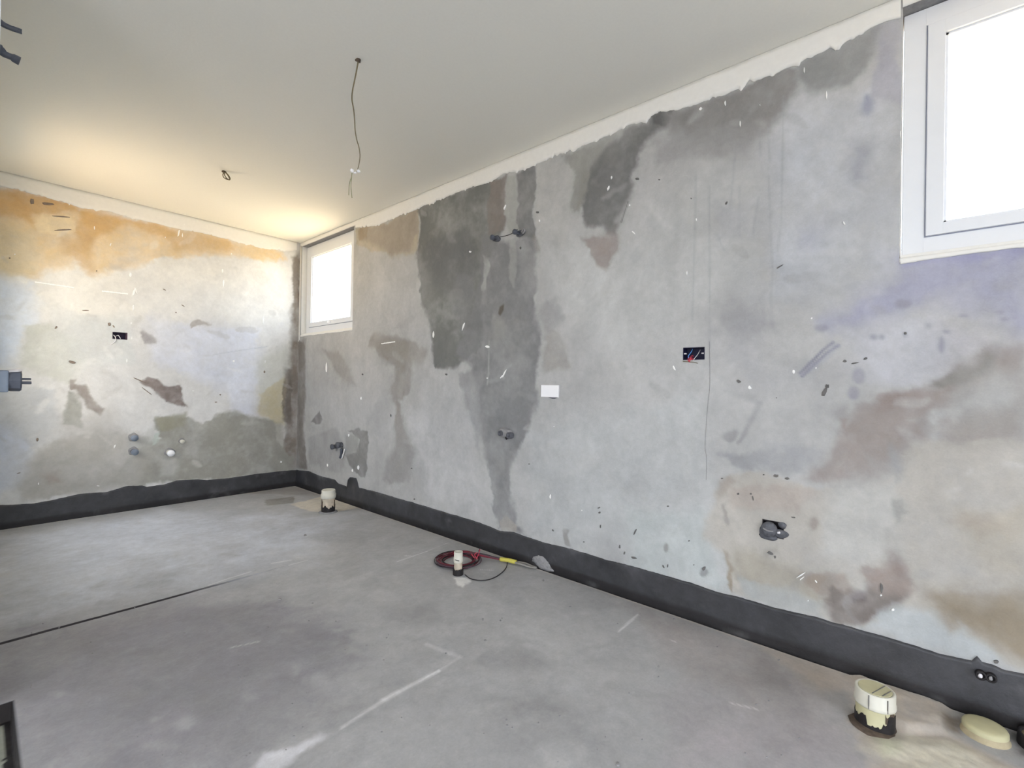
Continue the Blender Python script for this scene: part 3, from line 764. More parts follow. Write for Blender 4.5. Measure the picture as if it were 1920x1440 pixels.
bt = [(556, 881), (579, 883), (600, 892), (628, 899), (634, 906), (651, 912), (653, 899), (657, 895), (668, 896), (671, 904), (673, 914), (701, 921), (738, 932), (774, 942), (826, 958), (878, 973), (915, 986), (936, 995), (962, 997), (980, 1004), (1017, 1016), (1079, 1031), (1131, 1048), (1188, 1062), (1241, 1077), (1293, 1092), (1345, 1109), (1420, 1129), (1454, 1140), (1498, 1150), (1532, 1157), (1566, 1168), (1579, 1171), (1641, 1189), (1706, 1207), (1758, 1224), (1811, 1236), (1824, 1238), (1830, 1228), (1834, 1230), (1840, 1240), (1863, 1246), (1878, 1254), (1915, 1263), (1960, 1268)]
pr = [R_(*q) for q in bt]; pr = [(min(y, -.001), z) for y, z in pr] + [(-7.5, .2)]
s, zt = resample(pr, .006, .003, 3)
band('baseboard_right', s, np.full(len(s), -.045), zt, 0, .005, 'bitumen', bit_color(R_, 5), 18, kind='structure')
bl = [(0, 947), (60, 944), (106, 936), (151, 926), (200, 922), (240, 911), (266, 910), (275, 913), (308, 908), (330, 901), (365, 899), (390, 900), (430, 896), (480, 889), (520, 884), (558, 881)]
pl = [L_(*q) for q in bl]; pl = [(min(x, 0), z) for x, z in pl] + [(-2.15, .17)]
s, zt = resample(pl, .008, .003, 13)
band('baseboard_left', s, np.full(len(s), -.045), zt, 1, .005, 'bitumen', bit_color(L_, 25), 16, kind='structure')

wb = [(667, 427), (677, 427), (706, 423), (720, 418), (747, 406), (768, 399), (785, 391), (795, 385), (812, 381), (822, 375), (847, 366), (862, 359), (881, 353), (912, 344), (931, 335), (943, 326), (964, 323), (993, 315), (1006, 308), (1047, 292), (1081, 279), (1110, 267), (1152, 249), (1160, 244), (1185, 233), (1202, 230), (1214, 232), (1221, 218), (1235, 210), (1249, 210), (1270, 205), (1304, 197), (1325, 189), (1369, 174), (1424, 149), (1460, 135), (1486, 123), (1499, 124), (1501, 116), (1538, 101), (1557, 89), (1567, 95), (1585, 80), (1606, 68), (1637, 50), (1663, 40), (1689, 36)]
pw = [R_(*q) for q in wb]
s, zb = resample([p for p in pw if p[0] < W1[0] - .004], .004, .0045, 33, 60)
band('trim_1', s, zb, np.full(len(s), H - .001), 0, .004, 'white', None, 6, kind='structure')
s = np.arange(W1[0] - .03, 0, .01)
band('trim_2', s, np.full(len(s), WZ[1] + .001), np.full(len(s), H - .001), 0, .0035, 'white', None, 4, kind='structure')
s = np.arange(-7.5, W2[1] + .001, .02)
band('trim_3', s, np.full(len(s), WZ[1] + .001), np.full(len(s), H - .001), 0, .0035, 'white', None, 4, kind='structure')
# ragged white filler between corner and far window, and under its sill
s = np.arange(W1[1] + .004, -.002, .004); zb = 1.50 + .05 * fbm(s, s * 0, 60, 3)
band('trim_4', s, zb, np.full(len(s), WZ[1] + .01), 0, .004, 'white', None, 5, kind='structure')
s = np.arange(W1[0], W1[1] + .004, .008); zb = WZ[0] - .016 + .006 * fbm(s, s * 0, 12, 4)
band('trim_5', s, zb, np.full(len(s), WZ[0]), 0, .004, 'white', None, 4, kind='structure')
s = np.arange(W2[0], W2[1], .006); zb = WZ[0] - .018 + .008 * fbm(s, s * 0, 9, 14)
band('trim_6', s, zb, np.full(len(s), WZ[0]), 0, .004, 'white', None, 4, kind='structure')
wl = [(0, 348), (20, 353), (55, 362), (130, 383), (155, 391), (205, 396), (240, 407), (290, 418), (302, 421), (340, 431), (375, 436), (423, 448), (460, 458), (490, 466), (515, 469), (541, 471), (556, 469)]
pl = [L_(*q) for q in wl]; pl = [(-2.15, pl[0][1])] + pl
s, zb = resample(pl, .006, .004, 53, 25)
band('trim_7', s, zb, np.full(len(s), H - .001), 1, .004, 'white', None, 6, kind='structure')


# ------------------------------------------------------------------ small marks on the walls (drips, chips, cracks): thin real relief
def fleck(bm, conv, axis, px, py, rx, ry, ang=0, th=.0015, seed=0, base=.0022):
    rs = random.Random(int(px * 7 + py * 13) + seed); n = 9; ca, sa = math.cos(math.radians(ang)), math.sin(math.radians(ang))
    pts = []
    for k in range(n):
        t = 2 * PI * k / n; r = rs.uniform(.7, 1.15); x, y = rx * r * math.cos(t), ry * r * math.sin(t); pts.append(conv(px + x * ca - y * sa, py + x * sa + y * ca))

    def v3(p, d):
        return Vector((-d, p[0], p[1])) if axis == 0 else (Vector((p[0], -d, p[1])) if axis == 1 else Vector((p[0], p[1], d)))
    c = conv(px, py); vb = [bm.verts.new(v3(p, 0)) for p in pts]; vm = [bm.verts.new(v3(((p[0] * .85 + c[0] * .15), (p[1] * .85 + c[1] * .15)), base + th)) for p in pts]; vc = bm.verts.new(v3(c, base + th * 1.4))
    for k in range(n):
        k2 = (k + 1) % n; bm.faces.new((vb[k], vb[k2], vm[k2], vm[k])); bm.faces.new((vm[k], vm[k2], vc))


bm = bmesh.new()
for a in ((1360, 194, 1.6, 5), (1388, 232, 1.4, 6), (1550, 178, 1.6, 9), (1508, 132, 1.6, 6), (1314, 204, 2.5, 4, 30), (1425, 197, 1, 1), (1306, 412, 1, 3), (1288, 512, 1.2, 4), (1188, 436, 1.3, 4.5, -45), (1583, 419, 1.8, 5, -20),
          (1522, 597, 1.8, 1.8), (1264, 690, 1.6, 6, -28), (1488, 697, 2.6, 4.5), (869, 612, 1.5, 9, 18), (946, 700, 1.4, 9, 28), (941, 706, 1, 6, 40), (914, 650, 5, 2.5), (914, 709, 2, 1.5), (882, 472, 2.4, 2), (947, 389, 1.8, 5, 20), (1012, 414, 1.6, 2.8), (1147, 333, 1.6, 4), (1141, 353, 2, 5, 20),
          (1181, 385, 1.5, 3), (1032, 931, 1.2, 4), (1091, 957, 1.2, 1.2), (612, 690, 1.2, 10), (677, 747, 1.2, 3), (654, 816, 1.2, 3), (672, 877, 2, 5), (661, 882, 1.3, 3), (614, 872, 1.2, 3), (813, 628, 1.6, 7), (740, 641, 1.5, 1.5), (1406, 727, 3.2, 4.5, -30), (946, 1003, 1.2, 4), (1502, 1078, 1.6, 13, 56), (1504, 1084, 1.2, 6, 50), (1530, 1090, 1, 4, -40), (1674, 1143, 3, 3), (1652, 1116, 2, 2), (1515, 1126, 2, 1.2), (667, 930, .9, 4), (1530, 690, 1, 2), (1039, 800, 1, 1)):
    fleck(bm, R_, 0, *a)
for x in range(0, 26):
    fleck(bm, R_, 0, 716 + x * .95, 644.5 - x * .14, 1, 1.1)
obj('paint_drips', bm, 'paintdrip', wall_right, kind='stuff')
bm = bmesh.new()
for a in ((1123, 952, 3, 1.6, -20), (1124, 961, 2.6, 2), (1252, 949, 2, 1.5), (1037, 994, 1.6, 3, -30), (1095, 1016, 1.3, 1.3), (1126, 987, 1, 3), (1162, 1025, 1.6, 4), (1191, 997, 1.8, 8, 25), (1171, 1037, 1.6, 3, 20), (1189, 1046, 6, 2, 12), (1292, 1014, 2.4, 1.6), (1244, 1062, 1.4, 4, -30), (1252, 1061, 1.2, 3.4), (1301, 1059, 1.2, 1.2),
          (1354, 897, 2.4, 1.3), (1384, 926, 2.4, 2), (1408, 926, 2, 1.8), (1412, 934, 1.2, 5, -15), (1455, 892, 5, 3), (1476, 897, 5, 2.5, 15), (1432, 890, 2, 1.5), (1487, 970, 4, 1.5, 10), (1444, 1037, 6, 3, 20), (1453, 1044, 2, 3), (1456, 746, 1.5, 1.2), (1253, 949, 2, 1.4), (1546, 734, 4.2, 11, 24), (1551, 724, 4, 4), (1385, 715, 5, 3, 25), (1462, 500, 1, 8, 58), (1296, 372, 1, 1.5), (1236, 337, 2, 1.2), (1362, 381, 2, 4, 30),
          (1653, 1103, 2.6, 11, -3), (1868, 1240, 5, 4), (1584, 677, 4, 2.5), (1603, 681, 8, 1.5, -12), (1623, 672, 5, 2, -20), (1320, 1066, 3, 6, 30), (976, 465, 1.5, 3), (1195, 335, 4, 2), (1008, 398, 3, 2), (680, 702, 1.5, 2), (733, 779, 1.3, 3), (772, 878, 1.6, 1.4), (992, 870, 2, 1.2), (837, 702, 3, 2), (777, 936, 1.4, 1.6), (1698, 625, 3, 3)):
    fleck(bm, R_, 0, *a)
obj('plaster_chips', bm, 'chip', wall_right, kind='stuff')
bm = bmesh.new()
for ln in ([(1330, 640), (1331, 720), (1327, 760), (1324, 800), (1322, 838), (1325, 860), (1324, 900)],):
    tube(bm, [hit(*q, 0, -.0015) for q in ln], .0007, 5, 4)
obj('crack', bm, 'mortar', wall_right)
bm = bmesh.new()
for a in ((177, 427, 1.2, 4), (207, 459, 1.3, 3.5, 20), (335, 437, 2, 8, 10), (342, 441, 1, 4), (245, 515, 2.5, 5), (419, 531, 1.8, 8), (417, 508, 1.6, 4), (251, 548, 2.5, 8, 20), (255, 545, 1.2, 7, -20), (250, 577, 1.5, 7), (246, 606, 1.8, 1.8), (247, 634, 1, 4), (493, 600, 1.2, 9), (130, 382, 1.6, 3), (28, 477, 2, 1.2), (438, 677, 2, 2), (238, 676, 1, 4), (362, 733, 3, 1), (497, 678, 1, 3), (184, 911, 3, 1), (72, 907, 1.4, 3), (215, 837, 1.4, 4, 20), (527, 866, 2, 2), (296, 410, 1.5, 2), (345, 421, 1.2, 2.5), (310, 445, 1, 1), (434, 476, 1, 1.4)):
    fleck(bm, L_, 1, *a)
for (x0, y0, x1, y1, k) in ((66, 529, 138, 539.5, 40), (192, 546, 239, 551, 26)):
    for i in range(k):
        t = i / (k - 1); fleck(bm, L_, 1, x0 + (x1 - x0) * t, y0 + (y1 - y0) * t, 1.7, 1.5)
obj('paint_drips', bm, 'paintdrip', wall_left, kind='stuff')
bm = bmesh.new()
for a in ((213, 612, 1.3, 3, -40), (205, 608, 3, 4), (343, 573, 4, 1, 35), (330, 586, 1.3, 1.3), (181, 508, 1.8, 1.5), (18, 484, 2, 1.5), (496, 697, 2, 2.5), (413, 740, 2, 1.6), (405, 754, 3, 1), (70, 824, 3, 4), (35, 887, 4, 1, -15), (135, 679, 8, 2.5, 10), (160, 582, 7, 1), (105, 614, 4, 2, -40), (262, 713, 14, 1, 22), (275, 733, 12, 1, 38), (90, 382, 14, 3, 5), (60, 378, 4, 6), (115, 406, 18, 1.5, 4), (118, 431, 20, 1.6, -4), (308, 543, 4, 1, 25)):
    fleck(bm, L_, 1, *a)
obj('plaster_chips', bm, 'chipb', wall_left, kind='stuff')
bm = bmesh.new()
rs = random.Random(5)
for _ in range(70):
    fleck(bm, F_, 2, rs.uniform(40, 1500), rs.uniform(1120, 1430), rs.uniform(1, 2.6), rs.uniform(.6, 1.4), 0, .0008, 0, .0014)
for a in ((1158, 1434, 4, 4), (1019, 1089, 2, 1.3), (572, 1004, 3, 1.5), (524, 1124, 4, 1.5), (1248, 1064, 2, 1), (905, 1162, 2, 2), (1228, 1064, 2, 1)):
    fleck(bm, F_, 2, *a, th=.002)
obj('cement_crumbs', bm, 'mortar', floor, kind='stuff')


# ------------------------------------------------------------------ windows
def window(name, a, b, n):
    wx = .052
    loc = (wx, (a + b) / 2, WZ[0])
    bm = bmesh.new(); F = .064; z0, z1 = WZ[0] + .012, WZ[1] - .003
    a += .003; b -= .003
    box(bm, (wx, a, z0), (wx + .06, a + F, z1), .003); box(bm, (wx, b - F, z0), (wx + .06, b, z1), .003)
    box(bm, (wx, a + F - .004, z0), (wx + .06, b - F + .004, z0 + F), .003); box(bm, (wx, a + F - .004, z1 - F), (wx + .06, b - F + .004, z1), .003)
    root = obj(name, bm, 'frame', None, kind='structure')
    # sash, slightly proud, in the frame
    bm = bmesh.new(); S = .048; sa, sb, s0, s1 = a + F + .003, b - F - .003, z0 + F + .003, z1 - F - .003; sx = wx - .009
    box(bm, (sx, sa, s0), (sx + .05, sa + S, s1), .003); box(bm, (sx, sb - S, s0), (sx + .05, sb, s1), .003)
    box(bm, (sx, sa + S - .004, s0), (sx + .05, sb - S + .004, s0 + S - .008), .003); box(bm, (sx, sa + S - .004, s1 - S), (sx + .05, sb - S + .004, s1), .003)
    obj('sash', bm, 'frame', root)
    bm = bmesh.new(); box(bm, (sx + .01, sa - .003, s0 - .003), (sx + .04, sa, s1 + .003)); box(bm, (sx + .01, sb, s0 - .003), (sx + .04, sb + .003, s1 + .003)); box(bm, (sx + .01, sa, s1), (sx + .04, sb, s1 + .003)); box(bm, (sx + .01, sa, s0 - .003), (sx + .04, sb, s0))
    obj('gasket', bm, 'gasket', root)
    # glazing bead
    bm = bmesh.new(); B = .007; q = (sa + S, sb - S, s0 + S - .008, s1 - S)
    for yy in (q[0], q[1] - B):
        box(bm, (sx + .012, yy, q[2]), (sx + .03, yy + B, q[3]))
    for zz in (q[2], q[3] - B):
        box(bm, (sx + .012, q[0], zz), (sx + .03, q[1], zz + B))
    obj('glazing_bead', bm, 'frame', root)
    bm = bmesh.new(); box(bm, (sx + .024, q[0], q[2]), (sx + .028, q[1], q[3])); obj('pane', bm, 'glass', root)
    # latch
    bm = bmesh.new(); yc = (a + b) / 2 + .0; box(bm, (sx - .008, yc - .03, s0 + .012), (sx, yc + .03, s0 + .030), .003); tube(bm, [(sx - .006, yc, s0 + .02), (sx - .022, yc - .004, s0 + .018), (sx - .026, yc - .04, s0 + .010)], .005, 8)
    obj('latch', bm, 'plastic', root)
    bm = bmesh.new(); box(bm, (.004, a, WZ[0] - .0005), (wx + .02, b, WZ[0] + .012), .002); obj('window_sill', bm, 'white', root)
    return root


window('window_1', *W1, 1); window('window_2', *W2, 2)


# ------------------------------------------------------------------ electrical boxes
def elbox(name, label, conv3, hole, m, depth=.045):
    """conv3(s, z, d): wall coordinates to 3-D, d into the wall"""
    s0, s1, z0, z1 = hole
    root = thing(name, label, 'electrical box', conv3((s0 + s1) / 2, z0, 0))
    bm = bmesh.new(); t = .003
    for a, b in (((s0, z0, .0), (s0 + t, z1, depth)), ((s1 - t, z0, 0), (s1, z1, depth)), ((s0, z0, 0), (s1, z0 + t, depth)), ((s0, z1 - t, 0), (s1, z1, depth)), ((s0, z0, depth), (s1, z1, depth + t))):
        p, q = conv3(a[0], a[1], a[2] - .001), conv3(b[0], b[1], b[2]); box(bm, [min(p[i], q[i]) for i in range(3)], [max(p[i], q[i]) for i in range(3)])
    obj('box_body', bm, m, root)
    return root


def CR(s, z, d): return Vector((d, s, z))
def CL(s, z, d): return Vector((s, d, z))


b1 = elbox('electrical_box', 'dark blue rectangular wall box with loose blue, white and red wires, right of centre', CR, BOX_R, 'boxblue')
sc_, zc = (BOX_R[0] + BOX_R[1]) / 2, (BOX_R[2] + BOX_R[3]) / 2
for k in (BOX_R[0] + .009, BOX_R[1] - .009):
    bm = bmesh.new(); box(bm, (.002, k - .006, zc - .002), (.006, k + .006, zc + .003)); lathe(bm, [(0, 0), (.003, 0), (.003, .003), (0, .003)], (.006, k, zc + .0005), (-1, 0, 0), 10); obj('screw_tab', bm, 'wwhite', b1)
def wire(root, name, pxs, m, r, k=0, ds=None, seg=7, **kw):
    bm = bmesh.new(); tube(bm, [hit(*q, k, (ds[i] if ds else -.004)) for i, q in enumerate(pxs)], r, seg); return obj(name, bm, m, root, True, **kw)
wire(b1, 'wire', [(1299, 654), (1296, 660), (1291, 667), (1291, 672)], 'blue', .0016, 0, [.03, .005, -.004, -.002], label='light blue wire')
wire(b1, 'wire', [(1313, 656), (1308, 665), (1303, 671), (1300, 676)], 'wwhite', .0013, 0, [.03, .004, -.004, -.004], label='white wire')
for dx, dy in ((10, -8), (11, -5), (12, -3), (9, -11), (7, -2), (5, -5)):
    wire(b1, 'wire', [(1291 + dx, 677 + dy), (1291 + dx * .5, 676 + dy * .7), (1292, 677)], 'redl', .0014, 0, [.01, -.004, -.006], label='red wire end')
wire(b1, 'wire', [(1292, 670), (1290, 675), (1294, 679)], 'redl', .0022, 0, [.0, -.006, -.005], label='red wire end')
wire(b1, 'wire', [(1280, 677), (1288, 678), (1298, 679), (1308, 681)], 'brownw', .0015, 0, label='brown wire lying under the box')
b2 = elbox('electrical_box', 'dark violet rectangular wall box with two pale wires in the far left-hand wall', CL, BOX_L, 'boxpurple')
wire(b2, 'wire', [(211, 628), (215, 630), (217, 635), (215, 641), (208, 646)], 'wwhite', .003, 1, [.02, -.004, -.008, -.006, -.003])
wire(b2, 'wire', [(218, 630), (222, 629), (226, 635)], 'wwhite', .0028, 1, [.02, -.002, .004])
bm = bmesh.new(); p = [L_(x, y) for x, y in ((236, 624), (239, 636))]; box(bm, (p[0][0], .004, p[1][1]), (p[1][0], .009, p[0][1])); obj('screw_tab', bm, 'maroon', b2)

# lower outlet with round plug smeared in mortar
bx = elbox('outlet_box', 'recessed outlet box with a round grey plug smeared in mortar, low on the right', CR, SOCK, 'blk')
c = hit(1443, 991, 0)
bm = bmesh.new(); lathe(bm, [(0, 0), (.026, 0), (.030, .006), (.030, .020), (.026, .027), (.014, .031), (0, .032)], (.004, c.y, c.z), (-1, 0, 0), 36); obj('round_plug', bm, 'mortard', bx, True)
bm = bmesh.new(); tube(bm, [(-.0285, c.y + .018, c.z + .004), (-.031, c.y, c.z - .002), (-.0275, c.y - .02, c.z - .002)], .003, 7); obj('plug_grip', bm, 'mortar', bx, True)
bm = bmesh.new(); lump(bm, hit(1462, 1000, 0), (.010, .036, .018), .25, 3); lump(bm, hit(1440, 1006, 0), (.010, .034, .014), .25, 5); lump(bm, hit(1430, 998, 0), (.008, .012, .024), .3, 6); lump(bm, hit(1467, 985, 0), (.007, .016, .012), .3, 8); obj('mortar_smear', bm, 'mortard', bx, True)
bm = bmesh.new(); lump(bm, hit(1461, 998, 0) + Vector((-.008, 0, 0)), (.006, .007, .006), .4, 9); obj('plaster_crumb', bm, 'wwhite', bx, True)

# white blank plate
a = R_(1017, 722); b = R_(1049, 746)
bm = bmesh.new(); box(bm, (-.013, b[0], b[1] + .002), (-.002, a[0], a[1]), .002); pl_ = thing('blank_cover_plate', 'white rectangular blank cover plate fixed near the middle of the right wall', 'cover plate', (0, (a[0] + b[0]) / 2, b[1]))
obj('plate', bm, 'plastic', pl_)
bm = bmesh.new(); lump(bm, (.0, (a[0] + b[0]) / 2 - .015, b[1] + .003), (.008, .03, .009), .4, 4); obj('fixing_plaster', bm, 'mortard', pl_, True)
# plug pair in mortar, under the plate
t = thing('pipe_outlet', 'pair of round plugged pipe ends bedded in one mortar lump, mid right wall', 'pipe outlet', hit(950, 822, 0))
c = hit(950, 812, 0)
bm = bmesh.new(); lump(bm, c, (.024, .060, .034), .35, 12); obj('mortar_lump', bm, 'mortar', t, True)
for px, py, r in ((944, 812, .018), (960, 816, .020)):
    c = hit(px, py, 0); bm = bmesh.new(); lathe(bm, [(0, .016), (r * .6, .018), (r * .62, .030), (r, .030), (r, 0)], (-.004, c.y, c.z), (-1, 0, 0), 24); obj('plug', bm, 'mortard', t, True)
bm = bmesh.new(); c = hit(954, 819, 0); lump(bm, (-.022, c.y, c.z - .006), (.006, .012, .010), .3, 3); obj('hole_shadow_plug', bm, 'blk', t, True).name = 'hole_shadow_lump'  # black lump stands in for the shadow in the hole
# elbows near the corner
t = thing('pipe_outlet', 'dark double pipe elbow with a white strip hanging from it, near the far corner', 'pipe outlet', hit(637, 840, 0))
for i, (px, py, r) in enumerate(((631, 837, .020), (641, 834, .024))):
    c = hit(px, py, 0); bm = bmesh.new(); tube(bm, [(0, c.y, c.z), (-.025, c.y, c.z), (-.045, c.y + .004, c.z - .004)], r, 14); lathe(bm, [(r + .004, 0), (r + .004, .014), (0, .014)], (-.036, c.y, c.z), (-1, 0, 0), 16); obj('elbow', bm, 'mortard', t, True)
bm = bmesh.new(); tube(bm, [hit(646, 842, 0, -.02), hit(644, 850, 0, -.012), hit(641, 860, 0, -.008)], .006, 6); obj('strip', bm, 'paintdrip', t, True, label='white strip')
bm = bmesh.new(); tube(bm, [hit(640, 842, 0, -.02), hit(640, 852, 0, -.012), hit(638, 858, 0, -.006)], .012, 8); obj('pipe_tail', bm, 'dmetal', t, True)
# mixer outlets high on the wall
t = thing('shower_outlet', 'two dark ragged pipe stubs joined by a wire, high on the stained plaster', 'pipe outlet', hit(953, 447, 0))
for i, (px, py) in enumerate(((933, 448), (975, 438))):
    c = hit(px, py, 0)
    bm = bmesh.new(); lump(bm, c, (.012, .032 if i else .028, .020), .6, 20 + i); obj('mortar_ring', bm, 'mortard', t, True)
    bm = bmesh.new(); tube(bm, [(0, c.y, c.z), (-.03, c.y, c.z), (-.055, c.y - .006, c.z - .006)], .012, 12); lathe(bm, [(.016, 0), (.016, .012), (.008, .012), (.008, .02), (0, .02)], (-.048, c.y - .004, c.z - .004), (-1, -.1, -.05), 14); obj('pipe_end', bm, 'dmetal', t, True)
bm = bmesh.new(); tube(bm, [hit(938, 444, 0, -.03), hit(944, 443, 0, -.02), hit(955, 440, 0, -.012), hit(966, 434, 0, -.03), hit(970, 430, 0, -.035)], .0022, 6); obj('tie_wire', bm, 'blk', t, True)
bm = bmesh.new(); lathe(bm, [(.013, 0), (.016, .006), (.013, .012), (.010, .012), (.010, 0)], hit(983, 434, 0, -.02), (-1, .2, .1), 18); obj('collar', bm, 'mortar', t, True)
# stubs in the bitumen at the right edge
t = thing('pipe_stub', 'small twin pipe stub poking through the black skirting coat at the right edge', 'pipe stub', hit(1842, 1268, 0))
for i, (px, py) in enumerate(((1838, 1262), (1857, 1267))):
    c = hit(px, py, 0); bm = bmesh.new(); lathe(bm, [(.014, 0), (.014, .022), (.009, .024), (.009, .016), (0, .016)], (-.003, c.y, c.z), (-1, 0, .1), 18); obj('stub', bm, 'black', t, True)
    bm = bmesh.new(); lump(bm, (-.026, c.y + .002, c.z + .002), (.004, .005, .007), .4, 31 + i); obj('paint_blob', bm, 'wwhite' if i == 0 else 'mortar', t, True)

# ------------------------------------------------------------------ stubs on the left wall
def stub(label, px, py, r, ln, m, cap=None, dirn=(0, -1, -.05)):
    c = hit(px, py, 1); t = thing('pipe_stub', label, 'pipe stub', c)
    bm = bmesh.new(); lathe(bm, [(r, -.01), (r, ln), (r * .7, ln + .002), (r * .65, ln - .01), (0, ln - .01)], c, dirn, 24); obj('pipe_end', bm, m, t, True)
    if cap:
        bm = bmesh.new(); o = c + Vector(dirn).normalized() * (ln - .012); lathe(bm, [(r * 1.2, 0), (r * 1.25, .016), (r * 1.1, .022), (0, .024)], o, dirn, 24); obj('cap', bm, cap, t, True)
    bm = bmesh.new(); lump(bm, c, (r * 1.6, .006, r * 1.6), .35, int(px)); obj('mortar_collar', bm, 'mortar', t, True)
    return t


stub('grey pipe stub with dark mortar, upper of the two at left on the far wall', 250, 820, .020, .05, 'mortar', 'metal')
stub('grey pipe stub, lower of the two at left on the far wall', 250, 846, .020, .06, 'dmetal', 'metal')
stub('largest stub on the far wall, with a round bright white cap', 317, 848, .022, .06, 'pvc', 'plastic')
stub('small pale pinkish pipe stub, rightmost on the far wall', 340, 827, .014, .035, 'pvcmud', 'pvc')

# ------------------------------------------------------------------ fittings on the near wall at the left edge
def dp(px, py, d): return deep(px, py, d)
yv = -2.55
def yat(px, py, y=yv): return hit(px, py, 1, y)
t = thing('shower_valve', 'grey square concealed shower valve with short split spindle, at the left edge', 'valve', yat(-6, 715))
q0, q1 = yat(-6, 694), yat(15, 735)
bm = bmesh.new(); box(bm, (-2.16, yv - .035, q1.z), (q1.x, yv + .035, q0.z), .004); obj('valve_body', bm, 'metal', t)
c0, c1 = yat(15, 714), yat(40, 714)
bm = bmesh.new(); lathe(bm, [(.034, -.002), (.036, .006), (.036, (c1 - c0).length - .004), (.032, (c1 - c0).length), (0, (c1 - c0).length)], (q1.x, yv, c0.z + .001), (1, 0, 0), 8); obj('bonnet', bm, 'dmetal', t)
c2 = yat(59, 714)
bm = bmesh.new(); box(bm, (c1.x - .004, yv - .009, c0.z - .011), (c2.x, yv + .009, c0.z - .001), .002); box(bm, (c1.x - .004, yv - .008, c0.z + .003), (c2.x - .001, yv + .008, c0.z + .010), .002); obj('spindle', bm, 'dmetal', t)
bm = bmesh.new(); lump(bm, yat(26, 696), (.022, .02, .007), .5, 14); lump(bm, yat(20, 703), (.01, .022, .008), .5, 15); obj('mortar_splash', bm, 'wwhite', t, True)
t = thing('supply_pipe', 'grey split pipe end sticking out at the top left edge, upper of two', 'pipe stub', yat(-4, 44))
bm = bmesh.new(); tube(bm, [(-2.156, yv, yat(0, 44).z + .006), yat(8, 47), yat(24, 54), yat(34, 57)], lambda t_: .010 - .003 * t_, 10); obj('pipe_end', bm, 'dmetal', t, True)
for a, b in (((22, 56), (41, 62)), ((24, 51), (41, 57))):
    bm = bmesh.new(); tube(bm, [yat(*a), yat(*b)], .004, 7); obj('prong', bm, 'dmetal', t, True)
t = thing('supply_pipe', 'grey bent pipe end sticking out at the top left edge, lower of two', 'pipe stub', yat(-4, 97))
bm = bmesh.new(); tube(bm, [(-2.156, yv, yat(0, 92).z + .01), yat(4, 99), yat(14, 104), yat(22, 107)], .010, 10); obj('pipe_end', bm, 'dmetal', t, True)
bm = bmesh.new(); a, b = yat(20, 106), yat(37, 115); d = (b - a); lathe(bm, [(.009, 0), (.013, .006), (.014, d.length), (.010, d.length), (0, d.length - .008)], a, d, 12); obj('coupling', bm, 'dmetal', t, True)
bm = bmesh.new(); tube(bm, [yat(-4, 86), yat(4, 91), yat(9, 98)], .006, 8); obj('tie_strap', bm, 'dmetal', t, True)

# ------------------------------------------------------------------ ceiling cables
c = hit(672, 112, 2, H); dep = (c - CAM).dot(fw)
t = thing('hanging_cable', 'long thin brown cable hanging from the ceiling, ending in a white connector', 'cable', c)
pth = [(672, 113), (669, 130), (665, 150), (661, 170), (660, 187), (663, 205), (665, 225), (666, 245), (669, 262), (673, 276), (675, 290), (674, 303), (671, 316), (668, 324)]
bm = bmesh.new(); tube(bm, [deep(*q, dep) for q in pth], lambda t_: .0034 - .0018 * t_, 8); obj('cable', bm, 'brownw', t, True)
bm = bmesh.new(); lump(bm, c + Vector((0, 0, -.002)), (.012, .012, .008), .4, 40); obj('ceiling_hole_rim', bm, 'mud', t, True)
bm = bmesh.new()
for q, s_ in (((660, 320), (.007, .007, .008)), ((672, 321), (.008, .008, .006)), ((666, 324), (.006, .006, .004))):
    lump(bm, deep(*q, dep), s_, .3, int(q[0]))
obj('connector', bm, 'plastic', t, True)
for pts in ([(660, 324), (659, 332), (655, 345), (654, 366)], [(660, 324), (659, 335), (658, 350), (660, 371)]):
    bm = bmesh.new(); tube(bm, [deep(*q, dep) for q in pts], .0018, 7); obj('wire_tail', bm, 'greenw', t, True)
c = hit(420, 321, 2, H); dep = (c - CAM).dot(fw)
t = thing('cable_loop', 'short coiled loop of thin brown cable hanging from a ceiling hole', 'cable', c)
bm = bmesh.new(); lump(bm, c + Vector((0, 0, -.003)), (.015, .015, .008), .3, 41); obj('ceiling_hole_rim', bm, 'mud', t, True)
for pts in ([(421, 322), (418, 327), (419, 332), (423, 335), (428, 337), (431, 337), (431, 333), (427, 327), (422, 322)], [(421, 323), (421, 328), (423, 332), (427, 336), (430, 337), (429, 332), (425, 326), (421, 322)]):
    bm = bmesh.new(); tube(bm, [deep(*q, dep + random.uniform(-.02, .02)) for q in pts], .0033, 7); obj('wire', bm, 'brownw', t, True)


# ------------------------------------------------------------------ floor pipes
def ragged_shell(bm, c, r, z0, fn, a0, a1, n=28, th=.002):
    """a coat on a pipe from z0 up to fn(t), between two angles"""
    ins, outs = [], []
    for i in range(n + 1):
        a = a0 + (a1 - a0) * i / n; z1 = fn(i / n)
        for lst, rr in ((outs, r + th), (ins, r - .001)):
            lst.append((bm.verts.new((c[0] + rr * math.cos(a), c[1] + rr * math.sin(a), z0)), bm.verts.new((c[0] + rr * math.cos(a), c[1] + rr * math.sin(a), z1))))
    for i in range(n):
        bm.faces.new((outs[i][0], outs[i + 1][0], outs[i + 1][1], outs[i][1])); bm.faces.new((outs[i][1], outs[i + 1][1], ins[i + 1][1], ins[i][1]))
    return bm


va = math.atan2(CAM.y + 1.2, CAM.x + .28)
